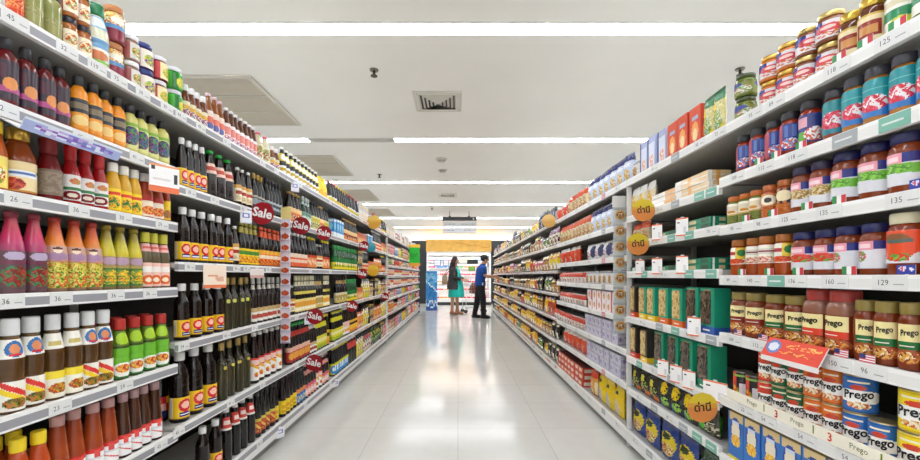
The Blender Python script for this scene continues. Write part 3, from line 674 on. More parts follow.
kind('stackorange', 'dip_jar', 'jar', 'orange dip jar with gold lid', 'jar', .088, 0.09, liquid='#c8702a', cap='#c9a050', cmat='metal', labels=[(.12, .68, BLUELAB)])
kind('stackgreen', 'relish_jar', 'jar', 'olive-green relish jar', 'jar', .08, 0.088, liquid='#5c6a1e', cap='#3a4420', labels=[(.1, .62, [('f', '#78803a'), ('e', .3, .8, .3, .3, '#2b3a8a'), ('ne', .6, .4, .3, .3, ['#d8dcd0', '#7fae5a', '#c8505a', '#5c6a1e'])])])
kind('bluejar', 'pasta_sauce_jar', 'jar', 'red sauce jar with blue label', 'jar', .066, 0.148, liquid='#8c2c1a', cap='#26262c', labels=[(.14, .72, [('f', '#2f3f8a'), ('s', .5, .95, 9, '#5a74b8'), ('r', 0, .38, 0, 1, '#b03a4a'), ('ne', .6, .25, .26, .2, ['#d8dce6', '#c84a3a', '#6a86c0'])])])
kind('bluejar2', 'pasta_sauce_jar', 'jar', 'red sauce jar with navy and pink label', 'jar', .068, 0.152, liquid='#8c2c1a', cap='#2a262e', labels=[(.14, .72, [('f', '#2a3478'), ('r', 0, .45, .55, .9, '#e0a4b4'), ('r', 0, .4, 0, .4, '#5aa83a'), ('ne', .65, .28, .3, .24, ['#e6dfe0', '#d0563a', '#e6dfe0'])])])
kind('tealjar', 'pesto_jar', 'jar', 'amber sauce jar with teal label', 'jar', .072, 0.155, liquid='#a86a1e', cap='#3a3a44', labels=[(.14, .78, [('f', '#1f8f98'), ('b', 0, .3, '#2a72b8'), ('ne', .5, .36, .34, .22, ['#e6dde0', '#c8203a', '#d8506a', '#c8203a']), ('r', .1, .9, .72, .76, '#5ab8bc')])])
kind('tealjarred', 'pesto_jar', 'jar', 'red sauce jar with teal label', 'jar', .07, 0.153, liquid='#8a3a18', cap='#34343e', labels=[(.14, .78, [('f', '#23868e'), ('b', 0, .24, '#1f7a8a'), ('ne', .45, .4, .36, .26, ['#e6dde0', '#c8203a', '#b81c34', '#d8506a'])])])
kind('olivelab', 'antipasto_jar', 'jar', 'orange-lidded jar with green base', 'jar', .06, .115, liquid='#6c7a2c', cap='#c4692a', labels=[(.34, .74, [('f', '#ece6d6'), ('b', .0, .12, '#c9a85a'), ('r', .2, .8, .4, .8, '#d8cdb0'), ('e', .5, .3, .2, .12, '#c8862a')]), (.06, .32, [('f', '#6f7a34'), ('n', 0, 1, 0, 1, ['#6f7a34', '#5a682a', '#8a8a44'])])])
kind('orangelab', 'antipasto_jar', 'jar', 'orange-lidded jar with orange label', 'jar', .062, .12, liquid='#a8441c', cap='#b8602a', labels=[(.36, .74, [('f', '#c9803a'), ('e', .5, .5, .3, .4, '#efe2c8'), ('e', .5, .5, .14, .2, '#3a3a3a')]), (.06, .34, [('f', '#b0561f'), ('n', 0, 1, 0, 1, ['#b0561f', '#c8702a', '#9a4218'])])])
kind('orangelab2', 'antipasto_jar', 'jar', 'orange-lidded jar with black striped label', 'jar', .066, .125, liquid='#9c4018', cap='#b0602a', labels=[(.36, .76, [('f', '#c0763a'), ('s', 0, 1, 9, '#2c2c38'), ('e', .55, .5, .28, .36, '#e9d8b0')]), (.06, .34, [('f', '#b0561f'), ('n', 0, 1, 0, 1, ['#b0561f', '#c8702a'])])])
def dolmio(v): return [('f', '#dadae0'), ('b', .7, 1, '#27307c'), ('r', .05, .52, .68, 1, '#e79aa8'), ('r', .1, .48, .76, .9, '#f3d4da')] + v
kind('bluepinkG', 'large_pasta_sauce_jar', 'jar', 'blue-lidded sauce jar with green label', 'jar', .086, 0.153, liquid=STEW, cap='#1b1c52', labels=[(.14, .66, dolmio([('d', .12, .38, .68, '#6db03c'), ('ne', .4, .52, .25, .12, ['#4f8f2c', '#8cc84a', '#6db03c'])])), (.845, .965, [('f', '#1f2260'), ('s', 0, 1, 4, '#c4707e')])])
kind('bluepinkB', 'large_pasta_sauce_jar', 'jar', 'blue-lidded sauce jar with brown picture label', 'jar', .08, 0.148, liquid=STEW, cap='#2a1f40', labels=[(.14, .66, dolmio([('ne', .45, .5, .35, .2, ['#b08a4a', '#d8c8a0', '#8a6a34'])])), (.845, .965, [('f', '#3a2c5a'), ('s', 0, 1, 4, '#d9808c')])])
kind('bluepinkR', 'large_pasta_sauce_jar', 'jar', 'blue-lidded sauce jar with tomato label', 'jar', .084, 0.14, liquid=STEW, cap='#1b1f56', labels=[(.14, .66, dolmio([('ne', .4, .5, .34, .18, ['#d8483a', '#c83a2a', '#6aa83a'])])), (.845, .965, [('f', '#1c225c'), ('s', 0, 1, 4, '#c47c88')])])
kind('bluepinkW', 'large_pasta_sauce_jar', 'jar', 'blue-lidded sauce jar with white label', 'jar', .084, 0.14, liquid=STEW, cap='#1b1f56', labels=[(.14, .66, dolmio([('ne', .25, .45, .14, .2, ['#d8606a', '#5a9a4a', '#dadae0'])])), (.845, .965, [('f', '#1c225c'), ('s', 0, 1, 4, '#c47c88')])])
kind('smalltom', 'tomato_sauce_jar', 'jar', 'amber-lidded slim jar with tomato label', 'jar', .064, 0.142, liquid='#a8481a', cap='#b0682c', labels=[(.32, .78, [('f', '#efe9dc'), ('r', .5, .9, .3, 1, '#e3c23a'), ('e', .72, .68, .16, .2, '#2f7a3c'), ('ne', .45, .18, .4, .16, ['#c83a24', '#d8602a', '#b32c1c']), ('r', .1, .5, .55, .75, '#b8424a')])])
kind('smallmush', 'tomato_sauce_jar', 'jar', 'amber-lidded slim jar with plain label', 'jar', .064, 0.142, liquid='#a8481a', cap='#b0682c', labels=[(.32, .78, [('f', '#efe9dc'), ('r', .1, .9, .5, .8, '#d8d0c4'), ('ne', .5, .2, .42, .18, ['#c8503a', '#d8a08a', '#e9d8c8']), ('r', .2, .8, .6, .7, '#8a3a4a')])])
kind('bigorange', 'large_pasta_sauce_jar', 'jar', 'big sauce jar with orange-red label', 'jar', .105, 0.156, liquid='#7c3016', cap='#d9d2b4', labels=[(.2, .72, [('f', '#e0502a'), ('b', 0, .2, '#dfe0e2'), ('ne', .4, .18, .26, .12, ['#5a9a3a', '#d8442a', '#7fb04a']), ('e', .35, .75, .22, .16, '#8a5a3a'), ('r', .15, .6, .62, .72, '#5a6a62'), ('e', .95, .1, .4, .3, '#dfe0e2')])])
def pregojar(c): return [('f', '#7a2e14'), ('r', .2, .8, .55, .98, '#eedfa0'), ('r', .2, .8, .34, .55, c), ('r', .26, .6, .42, .46, '#efe9d8'), ('e', .5, .18, .36, .17, '#a8562c'), ('ne', .5, .16, .3, .13, ['#c8602a', '#e9d8b0', '#8a3a1c', '#d8a04a'])]
kind('pregoR', 'pasta_sauce_jar', 'jar', 'gold-lidded pasta sauce jar, red label', 'jar', .085, 0.168, liquid=STEW, cap='#8f7c3e', cmat='plastic', labels=[(.1, .7, pregojar('#8c2a1c'))], text=('Prego', .0205, .562, '#161412', .08))
kind('pregoG', 'pasta_sauce_jar', 'jar', 'gold-lidded pasta sauce jar, green label', 'jar', .085, 0.166, liquid=STEW, cap='#8f7c3e', cmat='plastic', labels=[(.1, .7, pregojar('#1f6a34'))], text=('Prego', .0205, .562, '#161412', .08))
kind('pregoTall', 'tall_pasta_sauce_jar', 'jar', 'tall twin-pack sauce jar with red lid', 'jar', .092, .19, turn=.12, liquid=['#6e2a14', '#74301a', '#7c3a22', '#8c5a46', '#94685a'], cap='#a83a34', sq=.35, labels=[(.08, .62, pregojar('#d8412c'))], text=('Prego', .024, .5, '#161412', .06))
def pregocan(c, c2): return [('f', c), ('e', .5, .44, .6, .19, '#f4f2ec'), ('ne', .5, .2, .24, .09, ['#d8a86a', '#e9dcc0', '#c8642a']), ('e', .5, .7, .16, .07, '#c8402a'), ('b', .0, .05, c2), ('b', .95, .98, c2), ('r', .3, .7, .82, .88, '#f0e6c8')]
def can(key, look, c, c2, w=.072, h=.105):
    kind(key, 'pasta_sauce_can', 'can', look, 'can', w, h, liquid='#c9b98a', labels=[(.03, .97, pregocan(c, c2))], text=('Prego', .027 * w / .072, .5, '#15151c', .1))
can('canred', 'red and white sauce can', '#d0402c', '#a82c20'); can('cangreen', 'green and white sauce can', '#1f6238', '#174a2a')
can('canorange', 'orange and white sauce can', '#dc7024', '#b8561a'); can('canblue', 'blue and white sauce can', '#2866b0', '#1c4a8a', .084, .104)
can('canyellow', 'yellow and white sauce can', '#e9cf1c', '#c9a812', .092, .104)
kind('canblack', 'soup_can', 'can', 'red and black soup can', 'can', .075, .11, liquid='#8a8578', labels=[(.03, .97, [('f', '#2a2626'), ('b', .0, .55, '#33302f'), ('r', .0, .45, .0, 1, '#d2402c'), ('ne', .3, .3, .26, .2, ['#e9b02a', '#d8402c', '#6f9a3a']), ('r', .55, .95, .1, .6, '#d8d8dc'), ('b', .84, .92, '#7fae4a')])])
kind('bluepasta', 'pasta_carton', 'carton', 'blue pasta carton with cream panel', 'box', .085, .185, d=.05, front=[('f', '#2f72c0'), ('r', .1, 1, .82, 1, '#d8bf8a'), ('e', .5, .64, .36, .26, '#2a4a9c'), ('e', .5, .62, .27, .2, '#e9e0c8'), ('r', .28, .72, .76, .83, '#cfd8ea'), ('ne', .5, .42, .3, .13, ['#f0b52a', '#f3cf5a', '#e89a1c']), ('b', 0, .08, '#e9d23a')], side=[('f', '#2a5fae'), ('b', 0, .1, '#e9d23a')], top=[('f', '#cdb078')])
# second bay
kind('sticks', 'spaghetti_packet', 'packet', 'long packet of pale spaghetti', 'box', .27, .022, d=.1, front=[('f', '#e2c596'), ('b', .0, .2, '#f0e8dc'), ('r', 0, .18, 0, 1, '#f3efe8'), ('r', .4, .52, 0, 1, '#e9a65a')], top=[('f', '#e3cda0'), ('s', 0, 1, 9, '#efe0c0')], bmat='film')
kind('whitesticks', 'spaghetti_packet', 'packet', 'long white-wrapped spaghetti packet', 'box', .25, .024, d=.1, front=[('f', '#f0ece4'), ('r', .6, 1, 0, 1, '#e9b070'), ('b', .0, .2, '#cfc4b4')], top=[('f', '#efe8dc')], bmat='film')
kind('greensticks', 'spaghetti_packet', 'packet', 'long green spaghetti packet', 'box', .27, .026, d=.1, front=[('f', '#1f8a6a'), ('r', .35, .6, .2, .8, '#d8c99a'), ('r', .75, .95, .2, .9, '#2f5a4a'), ('r', .1, .22, 0, 1, '#e8efe8')], top=[('f', '#23946f'), ('n', .3, .7, 0, 1, ['#d8c99a', '#c8a86a'])], bmat='film')
kind('yellowpack', 'pasta_pouch', 'pouch', 'clear pouch of yellow pasta', 'bag', .11, .17, d=.06, front=[('f', '#e6d8b4'), ('b', .75, 1, '#e9e6de'), ('ne', .5, .4, .36, .3, ['#efc22a', '#e8a21c', '#f3dc7a', '#d9d0ac'])], seal='#efece4')
WIN = [('f', '#caa86a'), ('n', 0, 1, 0, 1, ['#caa86a', '#e0c890', '#a88448', '#d8bc80'])]
DWIN = [('f', '#3a2f2a'), ('n', 0, 1, 0, 1, ['#3a2f2a', '#5a4a3c', '#2a2420', '#6a5a48'])]
def wbox(key, look, c, base, win, w=.09, h=.19):
    kind(key, 'window_pasta_carton', 'carton', look, 'box', w, h, d=.07, front=[('f', c), ('b', 0, .18, base), ('r', .2, .7, .06, .11, '#f4efe4'), ('e', .5, .9, .3, .07, '#a8845a')], side=[('f', c), ('b', 0, .18, base)], top=[('f', c)], window=(.06, .76, .22, .94, win))
wbox('boxdarkorange', 'dark narrow pasta carton with orange base', '#3a2c24', '#e8542a', WIN, .07)
wbox('boxgreenyellow', 'teal pasta carton with yellow base', '#1d9a78', '#efc62a', WIN)
wbox('boxgreenorange', 'teal pasta carton with orange base', '#1d9a78', '#ea6a2a', WIN, .095)
wbox('boxgreenblue', 'teal pasta carton with blue base', '#139070', '#2456a8', DWIN, .1, .2)
wbox('boxdarkred', 'dark pasta carton with red base', '#2f2722', '#dc402a', WIN, .085)
wbox('boxdarkyellow', 'dark pasta carton with yellow base', '#2f2a22', '#efc42a', WIN, .085)
wbox('boxgreenplain', 'teal pasta carton with dark window', '#16906c', '#12805f', DWIN, .1, .2)
kind('bagblack', 'pasta_pouch', 'pouch', 'black pouch with yellow-green picture', 'bag', .13, .16, d=.07, front=[('f', '#26261f'), ('e', .35, .6, .28, .14, '#d9d23a'), ('ne', .55, .35, .35, .2, ['#8fb03a', '#26261f', '#e0a05a', '#4a4a34']), ('r', .6, .9, .04, .2, '#e07a3a')], seal='#3a3a30')
kind('bagblue', 'pasta_pouch', 'pouch', 'black pouch with yellow flower and blue corner', 'bag', .13, .16, d=.07, front=[('f', '#22241f'), ('ne', .5, .66, .34, .2, ['#f0cf1c', '#e8c21a', '#3a3a22']), ('r', 0, .3, 0, .3, '#2f7ac8'), ('ne', .6, .25, .3, .16, ['#7fbf3a', '#a8d04a', '#22241f'])], seal='#3a3a30')
kind('baggreen', 'pasta_pouch', 'pouch', 'dark pouch with bright green panel', 'bag', .14, .16, d=.07, front=[('f', '#2a2a1c'), ('r', 0, .5, .1, .6, '#4fc82a'), ('ne', .6, .6, .3, .2, ['#b09a4a', '#5a4a24', '#8a7a3a']), ('n', .5, 1, .05, .4, ['#c9c2a0', '#3a3a2a', '#8a8464'])], seal='#3a3a30')
kind('bagmeal', 'pasta_meal_pouch', 'pouch', 'navy and yellow pasta meal pouch', 'bag', .15, .19, d=.07, front=[('f', '#22408c'), ('e', .5, .5, .46, .3, '#e2c92c'), ('ne', .5, .32, .38, .18, ['#c8843a', '#e9d8a0', '#a8542a', '#d8b86a']), ('e', .45, .68, .26, .1, '#30401c')], seal='#1c3478')
kind('bagmealG', 'pasta_meal_pouch', 'pouch', 'green and yellow pasta meal pouch', 'bag', .15, .19, d=.07, front=[('f', '#1f4a2c'), ('e', .5, .5, .44, .32, '#e0cf30'), ('ne', .5, .34, .34, .18, ['#c8843a', '#e9d8a0', '#7fa83a', '#d8b86a']), ('e', .45, .7, .26, .1, '#4a301c')], seal='#17402a')
kind('bagyellow', 'macaroni_bag', 'bag', 'yellow macaroni bag with clear window', 'bag', .14, .21, d=.07, front=[('f', '#f0cc16'), ('e', .45, .3, .28, .26, '#cfc4ae'), ('r', .3, .6, .72, .84, '#2a4a30'), ('ne', .45, .3, .24, .2, ['#cfc4ae', '#e0d6be', '#b8a888'])], seal='#e0b812')
kind('bagorange', 'macaroni_bag', 'bag', 'orange and cream noodle bag', 'bag', .13, .2, d=.06, front=[('f', '#e9a04a'), ('b', .72, 1, '#d84a2c'), ('s', .1, .6, 5, '#efd9a8'), ('r', .1, .9, .0, .1, '#c8622a')], seal='#d84a2c')
# third bay on
kind('lasagne', 'lasagne_carton', 'carton', 'orange-red lasagne carton', 'box', .09, .175, d=.06, front=[('f', '#d8481f'), ('r', .25, .75, .66, .78, '#9fb0c8'), ('e', .5, .36, .3, .26, '#efa04a'), ('e', .5, .28, .2, .16, '#f3d8a4')], side=[('f', '#c23a1a'), ('e', .5, .3, .3, .3, '#e8843a'), ('e', .5, .75, .2, .05, '#3a3038')], top=[('f', '#c8401c')])
kind('bluewhitebox', 'noodle_carton', 'carton', 'pale blue and white noodle carton', 'box', .085, .18, d=.06, front=[('f', '#d9dff0'), ('b', .8, 1, '#aeb8de'), ('r', .0, .2, 0, 1, '#31407f'), ('ne', .6, .25, .3, .2, ['#e8c8b0', '#d88a6a', '#e9e4e8'])], side=[('f', '#c9d2ec'), ('r', .3, .7, 0, 1, '#2f3a78')], top=[('f', '#e4e6f0')])
kind('yellowgreen', 'pasta_pouch', 'pouch', 'yellow and green printed pasta pouch', 'bag', .11, .18, d=.05, front=[('f', '#d9cf8a'), ('b', .75, 1, '#3f8a5a'), ('d', .8, .3, .5, '#e9cf2a'), ('ne', .5, .3, .4, .24, ['#8fae4a', '#e6e2cc', '#d8c84a', '#5aa06a'])], seal='#2f6a4a')
kind('bluebag', 'macaroni_bag', 'bag', 'white and blue macaroni bag', 'bag', .12, .19, d=.07, front=[('f', '#cdd8ec'), ('b', .74, 1, '#2c2f6a'), ('ne', .5, .28, .32, .2, ['#e6c46a', '#d8a84a', '#e9e4d8']), ('r', .15, .85, .52, .66, '#eef2f8')], seal='#2a2f6a')
kind('orangebag', 'macaroni_bag', 'bag', 'orange-topped clear macaroni bag', 'bag', .1, .17, d=.06, front=[('f', '#d9c49a'), ('b', .68, 1, '#e0562a'), ('ne', .5, .34, .4, .28, ['#d8b878', '#c89a5a', '#eee2c8', '#b06a4a'])], seal='#d84a24')
kind('darkbag', 'seaweed_pouch', 'pouch', 'dark grey pouch with pale stripes', 'bag', .1, .19, d=.05, front=[('f', '#3a3c48'), ('s', .05, .7, 5, '#b8bcd0'), ('b', .8, 1, '#23242c')], seal='#23242c')
kind('redbag', 'snack_bag', 'bag', 'orange-red snack bag', 'bag', .15, .15, d=.08, front=[('f', '#e0492a'), ('b', .8, 1, '#ece2d8'), ('ne', .4, .4, .3, .3, ['#e9762f', '#c8341c', '#f0d8c0'])], seal='#e6dcd0')
kind('whitebag', 'snack_bag', 'bag', 'white snack bag with navy corner', 'bag', .17, .13, d=.08, front=[('f', '#e4e0e0'), ('e', .85, .55, .2, .4, '#2f3568'), ('ne', .4, .4, .3, .2, ['#c9c4c8', '#b05a5a', '#e4e0e0'])], seal='#d8d4d6')
kind('smallred', 'snack_bag', 'bag', 'small red and white snack packet', 'bag', .095, .1, d=.04, front=[('f', '#e6ddd6'), ('b', .55, 1, '#d84a34'), ('ne', .5, .3, .3, .2, ['#c8a87a', '#efe6da', '#a8402a'])], seal='#e6ddd6')
kind('smallwhite', 'snack_bag', 'bag', 'small white packet with biscuit picture', 'bag', .1, .1, d=.04, front=[('f', '#e6e2de'), ('ne', .5, .4, .3, .3, ['#c89a5a', '#a8743a', '#d8b47a']), ('b', .85, 1, '#8a8a90')], seal='#cfccd0')
kind('whitecarton', 'biscuit_carton', 'carton', 'white and pink biscuit carton', 'box', .105, .075, d=.08, front=[('f', '#efe8e6'), ('ne', .5, .5, .22, .3, ['#d8b070', '#c0924a']), ('r', .0, .08, 0, 1, '#d87a8a'), ('r', .92, 1, 0, 1, '#d87a8a')], top=[('f', '#f0ecea')])
kind('violetcarton', 'snack_carton', 'carton', 'grey-violet printed snack carton', 'box', .1, .075, d=.07, front=[('f', '#b4b2c4'), ('n', .1, .9, .1, .9, ['#b4b2c4', '#d6d2da', '#9a96b4', '#c8c2c8']), ('e', .3, .5, .12, .2, '#8a7ab0')], top=[('f', '#c4c2d0')])
kind('redcarton', 'snack_carton', 'carton', 'red and white snack carton', 'box', .12, .055, d=.16, front=[('f', '#d6402f'), ('r', .1, .7, .25, .75, '#ecdcc8'), ('ne', .8, .5, .12, .3, ['#e9b04a', '#c8302a'])], top=[('f', '#5a2a22')])
for i, (c, l) in enumerate([(('#eccc16', '#c87a18', '#6f8a2a'), 'yellow'), (('#7a9a34', '#2f5a24', '#e3cf4a'), 'leaf-green'), (('#c04a2a', '#8a1c18', '#efc04a'), 'brick-red'), (('#2a2826', '#7a7a34', '#c89a4a'), 'charcoal'), (('#ddd4c2', '#8a4a72', '#c8a05a'), 'ivory'), (('#c86a82', '#8a2450', '#f0d8b0'), 'rose'), (('#b8884e', '#6a341c', '#ecd49a'), 'tan'), (('#efb014', '#d8640e', '#f4e090'), 'golden')]):
    nm = ['crisp_bag', 'crisp_bag', 'nut_pouch', 'nut_pouch', 'dried_fruit_pouch', 'dried_fruit_pouch', 'biscuit_bag', 'biscuit_bag'][i]
    pk(f'far{i}', nm, nm.split('_')[-1], f'{l} {nm.replace("_", " ")}', .165, .16, .065, c)
# ---------------------------------------------------------------- the left shelves
def d(n, **kw): return dict(n=n, **kw)
row('left', 0, 0, [('tomato', 2, 17, d(1)), ('palejar', 17, 58, d(2)), ('blacklid', 59, 86, d(2, stack=2)), ('greenlid', 86, 106, d(1)), ('mosaic', 106, 122, d(1, stack=2)), ('whitelid', 122, 136, d(1, stack=2)),
    ('purple', 136, 152, d(1, stack=2)), ('redwl', 152, 165, d(1, stack=2)), ('greenwl', 165, 177, d(1, stack=2)),
    ('amberwhite', 178, 203, d(4, rows=2)), ('amberpink', 204, 221, d(3)), ('whitepink', 222, 254, d(7, rows=2)), ('pinkcap', 255, 268, d(2)), ('amberwhite', 269, 277, d(2)), ('whiteyellow', 278, 316, d(10)), ('yellowbottle', 317, 326, d(2)), ('darkred', 326, 334, d(3)), ('darkyellow', 334, 346, d(5)), ('darkred', 346, 356)])
row('left', 0, 1, [('darksauce', -8, 67, d(4)), ('orangesauce', 68, 122, d(4)), ('greensauce', 122, 165, d(4)), ('soysmall', 177, 203, d(4)), ('greencap', 204, 232, d(3)), ('creamlab', 233, 249, d(3)), ('goldslim', 250, 262, d(3)), ('slim', 263, 284, d(5)),
    ('mixA', 287, 299), ('mixB', 300, 309), ('mixC', 310, 317), ('mixA', 317, 322), ('mixC', 322, 330), ('mixD', 331, 341), ('mixA', 342, 358)])
row('left', 0, 2, [('yellowhoney', -18, 4, d(1)), ('honey', 5, 35, d(1)), ('ketchupback', 38, 60, d(1)), ('ketchup', 61, 104, d(3)), ('yellowjar', 104, 138, d(3)), ('redyellow', 138, 160, d(2)), ('redyellow2', 160, 171, d(1)),
    ('soymid', 177, 230, d(6)), ('creamlab', 230, 236, d(1)), ('olivecap', 237, 256, d(4)), ('orangecap', 257, 281, d(5)), ('mixE', 287, 305, d(5)), ('mixF', 306, 315, d(3)), ('creamlab', 315, 320, d(2)), ('mixF', 320, 332, d(5)), ('mixG', 333, 358)])
row('left', 0, 3, [('magenta', -2, 43, d(2)), ('orangetall', 43, 98, d(3)), ('yellowtall', 98, 138, d(3)), ('pinktop', 138, 172, d(3)), ('soy', 176, 222, d(4)), ('brownneckS', 222, 249, d(4)), ('silver', 249, 280, d(6)),
    ('creamlab', 286, 292), ('neckgold', 293, 313, d(7)), ('neckwhite', 313, 321, d(3)), ('neckgold', 321, 335, d(6)), ('neckwhite', 335, 346, d(4)), ('mixG', 346, 358)])
row('left', 0, 4, [('brown', -4, 42, d(2)), ('brown2', 42, 78, d(2)), ('brown', 78, 109, d(2)), ('greenlime', 110, 167, d(4, rows=2)), ('soybig', 172, 216, d(3, rows=2)), ('brownneck', 216, 249, d(4)), ('redwhite', 250, 280, d(5)),
    ('darkgreencap', 287, 307), ('silver', 307, 313), ('yelldark', 314, 324), ('orangedark', 324, 331), ('yelldark', 331, 341), ('redwhite', 341, 347), ('orangedark', 347, 358)])
row('left', 0, 5, [('yellowcap', 5, 46, d(2, rows=2)), ('chilli', 46, 114, d(4)), ('chillidark', 114, 158, d(4)), ('soy', 196, 221, d(2)), ('redcollar', 221, 253, d(4)), ('redpattern', 253, 272, d(4)), ('yellowblock', 272, 292, d(5)), ('blueorange', 293, 303), ('pinklabel', 303, 314), ('redwhite', 314, 320), ('pinklabel', 320, 331), ('blueyellow', 331, 346), ('redcollar', 346, 358)])
LPAL = {0: ['redcapwhite', 'noodleT', 'redcapwhite', 'noodleW', 'darkyellow', 'boxW'], 1: ['mixA', 'boxO', 'mixD', 'noodleT', 'mixE', 'boxO'], 2: ['mixG', 'boxK', 'mixE', 'boxO', 'noodleO', 'mixF'],
        3: ['mixG', 'boxK', 'boxO', 'pouchYK', 'noodleT'], 4: ['pouchYK', 'boxK', 'pouchG', 'noodleO', 'pouchYK'], 5: ['pouchG', 'boxK', 'noodleP', 'pouchYK', 'noodleW']}
FARPAL = ['noodleR', 'cupB', 'noodleO', 'noodleP', 'cupA', 'noodleW', 'noodleT', 'noodleP', 'noodleB', 'noodleY', 'noodleW', 'noodleG', 'cupB']
def autofill(side, lv, y0, y1, pal, seed, stackmax=1, turn=.0):
    rnd = random.Random(seed); y = max(y0, ROWEND.get((side, lv), 0) + .01) if y0 < 6 else y0; i = rnd.randrange(len(pal))
    while y < y1 - .1:
        key = pal[i % len(pal)]; i += rnd.choice((1, 1, 2))
        ln = rnd.uniform(.22, .6)
        yb = min(y + ln, y1)
        b = bay_of(side, y + .05); L = levels(side, b)
        if lv >= len(L): return
        gap = (L[lv - 1] - L[lv] - LIP) if lv else .3
        k = V[key]
        if k['h'] > gap - .015:
            alts = [q for q in pal if V[q]['h'] < gap - .015]
            if not alts: return
            key = rnd.choice(alts); k = V[key]
        st = 1
        if k['shape'] in ('box', 'cup', 'can'):
            st = max(1, min(2, int((gap - .02) / (k['h'] + .001))))
        zs = 1.0
        if k['shape'] == 'bag' and side == 'right': zs = max(.9, (gap - rnd.uniform(.02, .09)) / k['h']) if lv else rnd.uniform(.9, 1.45)
        if k['shape'] == 'bag' and side == 'left': zs = min(1.5, max(1.0, (gap - .03) / k['h'])) if lv else 1.1
        fill(side, lv, key, y, yb, stack=st, zs=zs)
        y = max(FILLEND[0], y + .1) + .012
for lv in range(6):
    autofill('left', lv, 4.86, 6.79, LPAL[lv], 20 + lv)
for lv in range(8):
    pal = ['boxW', 'boxW', 'noodleW', 'boxW'] if lv == 0 else FARPAL
    autofill('left', lv, 6.83, 12.46, pal, 40 + lv)
# ---------------------------------------------------------------- the right shelves
row('right', 0, 0, [('jargreenwhite', 950, 886, d(2)), ('jarbrowncream', 886, 841, d(2)), ('stackbrown', 841, 797, d(2, stack=2)), ('stackorange', 797, 761, d(2, stack=2)), ('stackgreen', 757, 733, d(1, stack=2)),
    ('yellowgreen', 732, 709, d(2)), ('lasagne', 708, 672, d(3)), ('bluewhitebox', 671, 644, d(3)), ('smallwhite', 643, 637), ('bluebag', 636, 592), ('orangebag', 592, 572), ('redbag', 572, 560), ('darkbag', 560, 549)])
row('right', 0, 1, [('tealjar', 950, 846, d(4)), ('tealjarred', 846, 824, d(1)), ('bluejar2', 823, 801, d(1)), ('bluejar', 801, 738, d(4)), ('sticks', 716, 690, dict(stack=4)), ('whitesticks', 690, 664, dict(stack=3)), ('yellowpack', 662, 631, d(3)), ('bluebag', 622, 592), ('orangebag', 592, 560)])
row('right', 0, 2, [('bigorange', 965, 926, d(1)), ('bluepinkG', 926, 833, d(3)), ('bluepinkB', 833, 795, d(2)), ('orangelab2', 795, 778, d(1)), ('orangelab', 778, 766, d(1)), ('olivelab', 766, 731, d(3)), ('greensticks', 718, 690, dict(stack=2)), ('greensticks', 690, 655), ('orangebag', 652, 632, dict(zs=.68)), ('whitebag', 622, 582), ('redbag', 580, 560)])
row('right', 0, 3, [('bigorange', 970, 889, d(2)), ('bluepinkW', 889, 838, d(2)), ('bluepinkR', 838, 794, d(2)), ('smalltom', 794, 777, d(1)), ('smallmush', 777, 747, d(2)), ('smalltom', 747, 732, d(1)), ('greensticks', 718, 694, dict(stack=2)), ('greensticks', 690, 660), ('greensticks', 656, 634), ('smallwhite', 622, 588), ('smallred', 588, 560)])
row('right', 0, 4, [('pregoG', 955, 857, d(4)), ('pregoTall', 857, 806, d(2)), ('pregoG', 806, 765, d(2)), ('pregoR', 765, 731, d(2)), ('boxgreenblue', 721, 692, d(2)), ('boxgreenorange', 691, 662, d(2)), ('boxgreenyellow', 661, 643, d(2)), ('boxdarkorange', 642, 633, d(1)), ('whitecarton', 622, 592, dict(stack=2)), ('smallred', 591, 560)])
row('right', 0, 5, [('canyellow', 940, 899, d(1, stack=2)), ('canblue', 898, 872, d(1)), ('canblue', 871, 845, d(1, stack=2)), ('canorange', 845, 807, d(2, stack=2)), ('cangreen', 807, 775, d(2, stack=2)), ('canred', 775, 762, d(1, stack=2)), ('canblack', 761, 736, d(2)),
    ('boxgreenplain', 721, 658, d(4)), ('boxdarkyellow', 656, 643, d(1)), ('boxdarkred', 642, 631, d(1)), ('violetcarton', 622, 590, dict(stack=2)), ('smallred', 588, 560)])
row('right', 0, 6, [('bluepasta', 900, 738), ('baggreen', 720, 699, d(1)), ('bagblue', 698, 663, d(3)), ('bagblack', 662, 631, d(3)), ('violetcarton', 625, 590, dict(stack=2)), ('redbag', 588, 560)])
row('right', 0, 7, [('bagmealG', 780, 730, d(1)), ('bagmealG', 728, 700, d(1)), ('bagmeal', 700, 646, d(3)), ('bagmeal', 645, 631, d(1)), ('bagyellow', 625, 599, d(3)), ('bagorange', 598, 588), ('redcarton', 586, 562, dict(stack=3))])
RPAL = [['darkbag', 'far0', 'far1', 'far4', 'far0', 'far5', 'far3'], ['far3', 'far6', 'far4', 'far3', 'far1', 'far5', 'far6'], ['far0', 'far3', 'far6', 'far4', 'far5', 'far7', 'far2'], ['far6', 'far3', 'far6', 'far1', 'far3', 'far2', 'far0'],
        ['far3', 'far7', 'far6', 'far0', 'far1', 'far0', 'far2'], ['far0', 'far7', 'far0', 'far3', 'far7', 'far6'], ['far0', 'far7', 'far3', 'far0', 'far1', 'far7', 'far2']]
for lv in range(7):
    autofill('right', lv, 4.53, 12.66, RPAL[lv], 70 + lv)
print('products', NPROD[0])
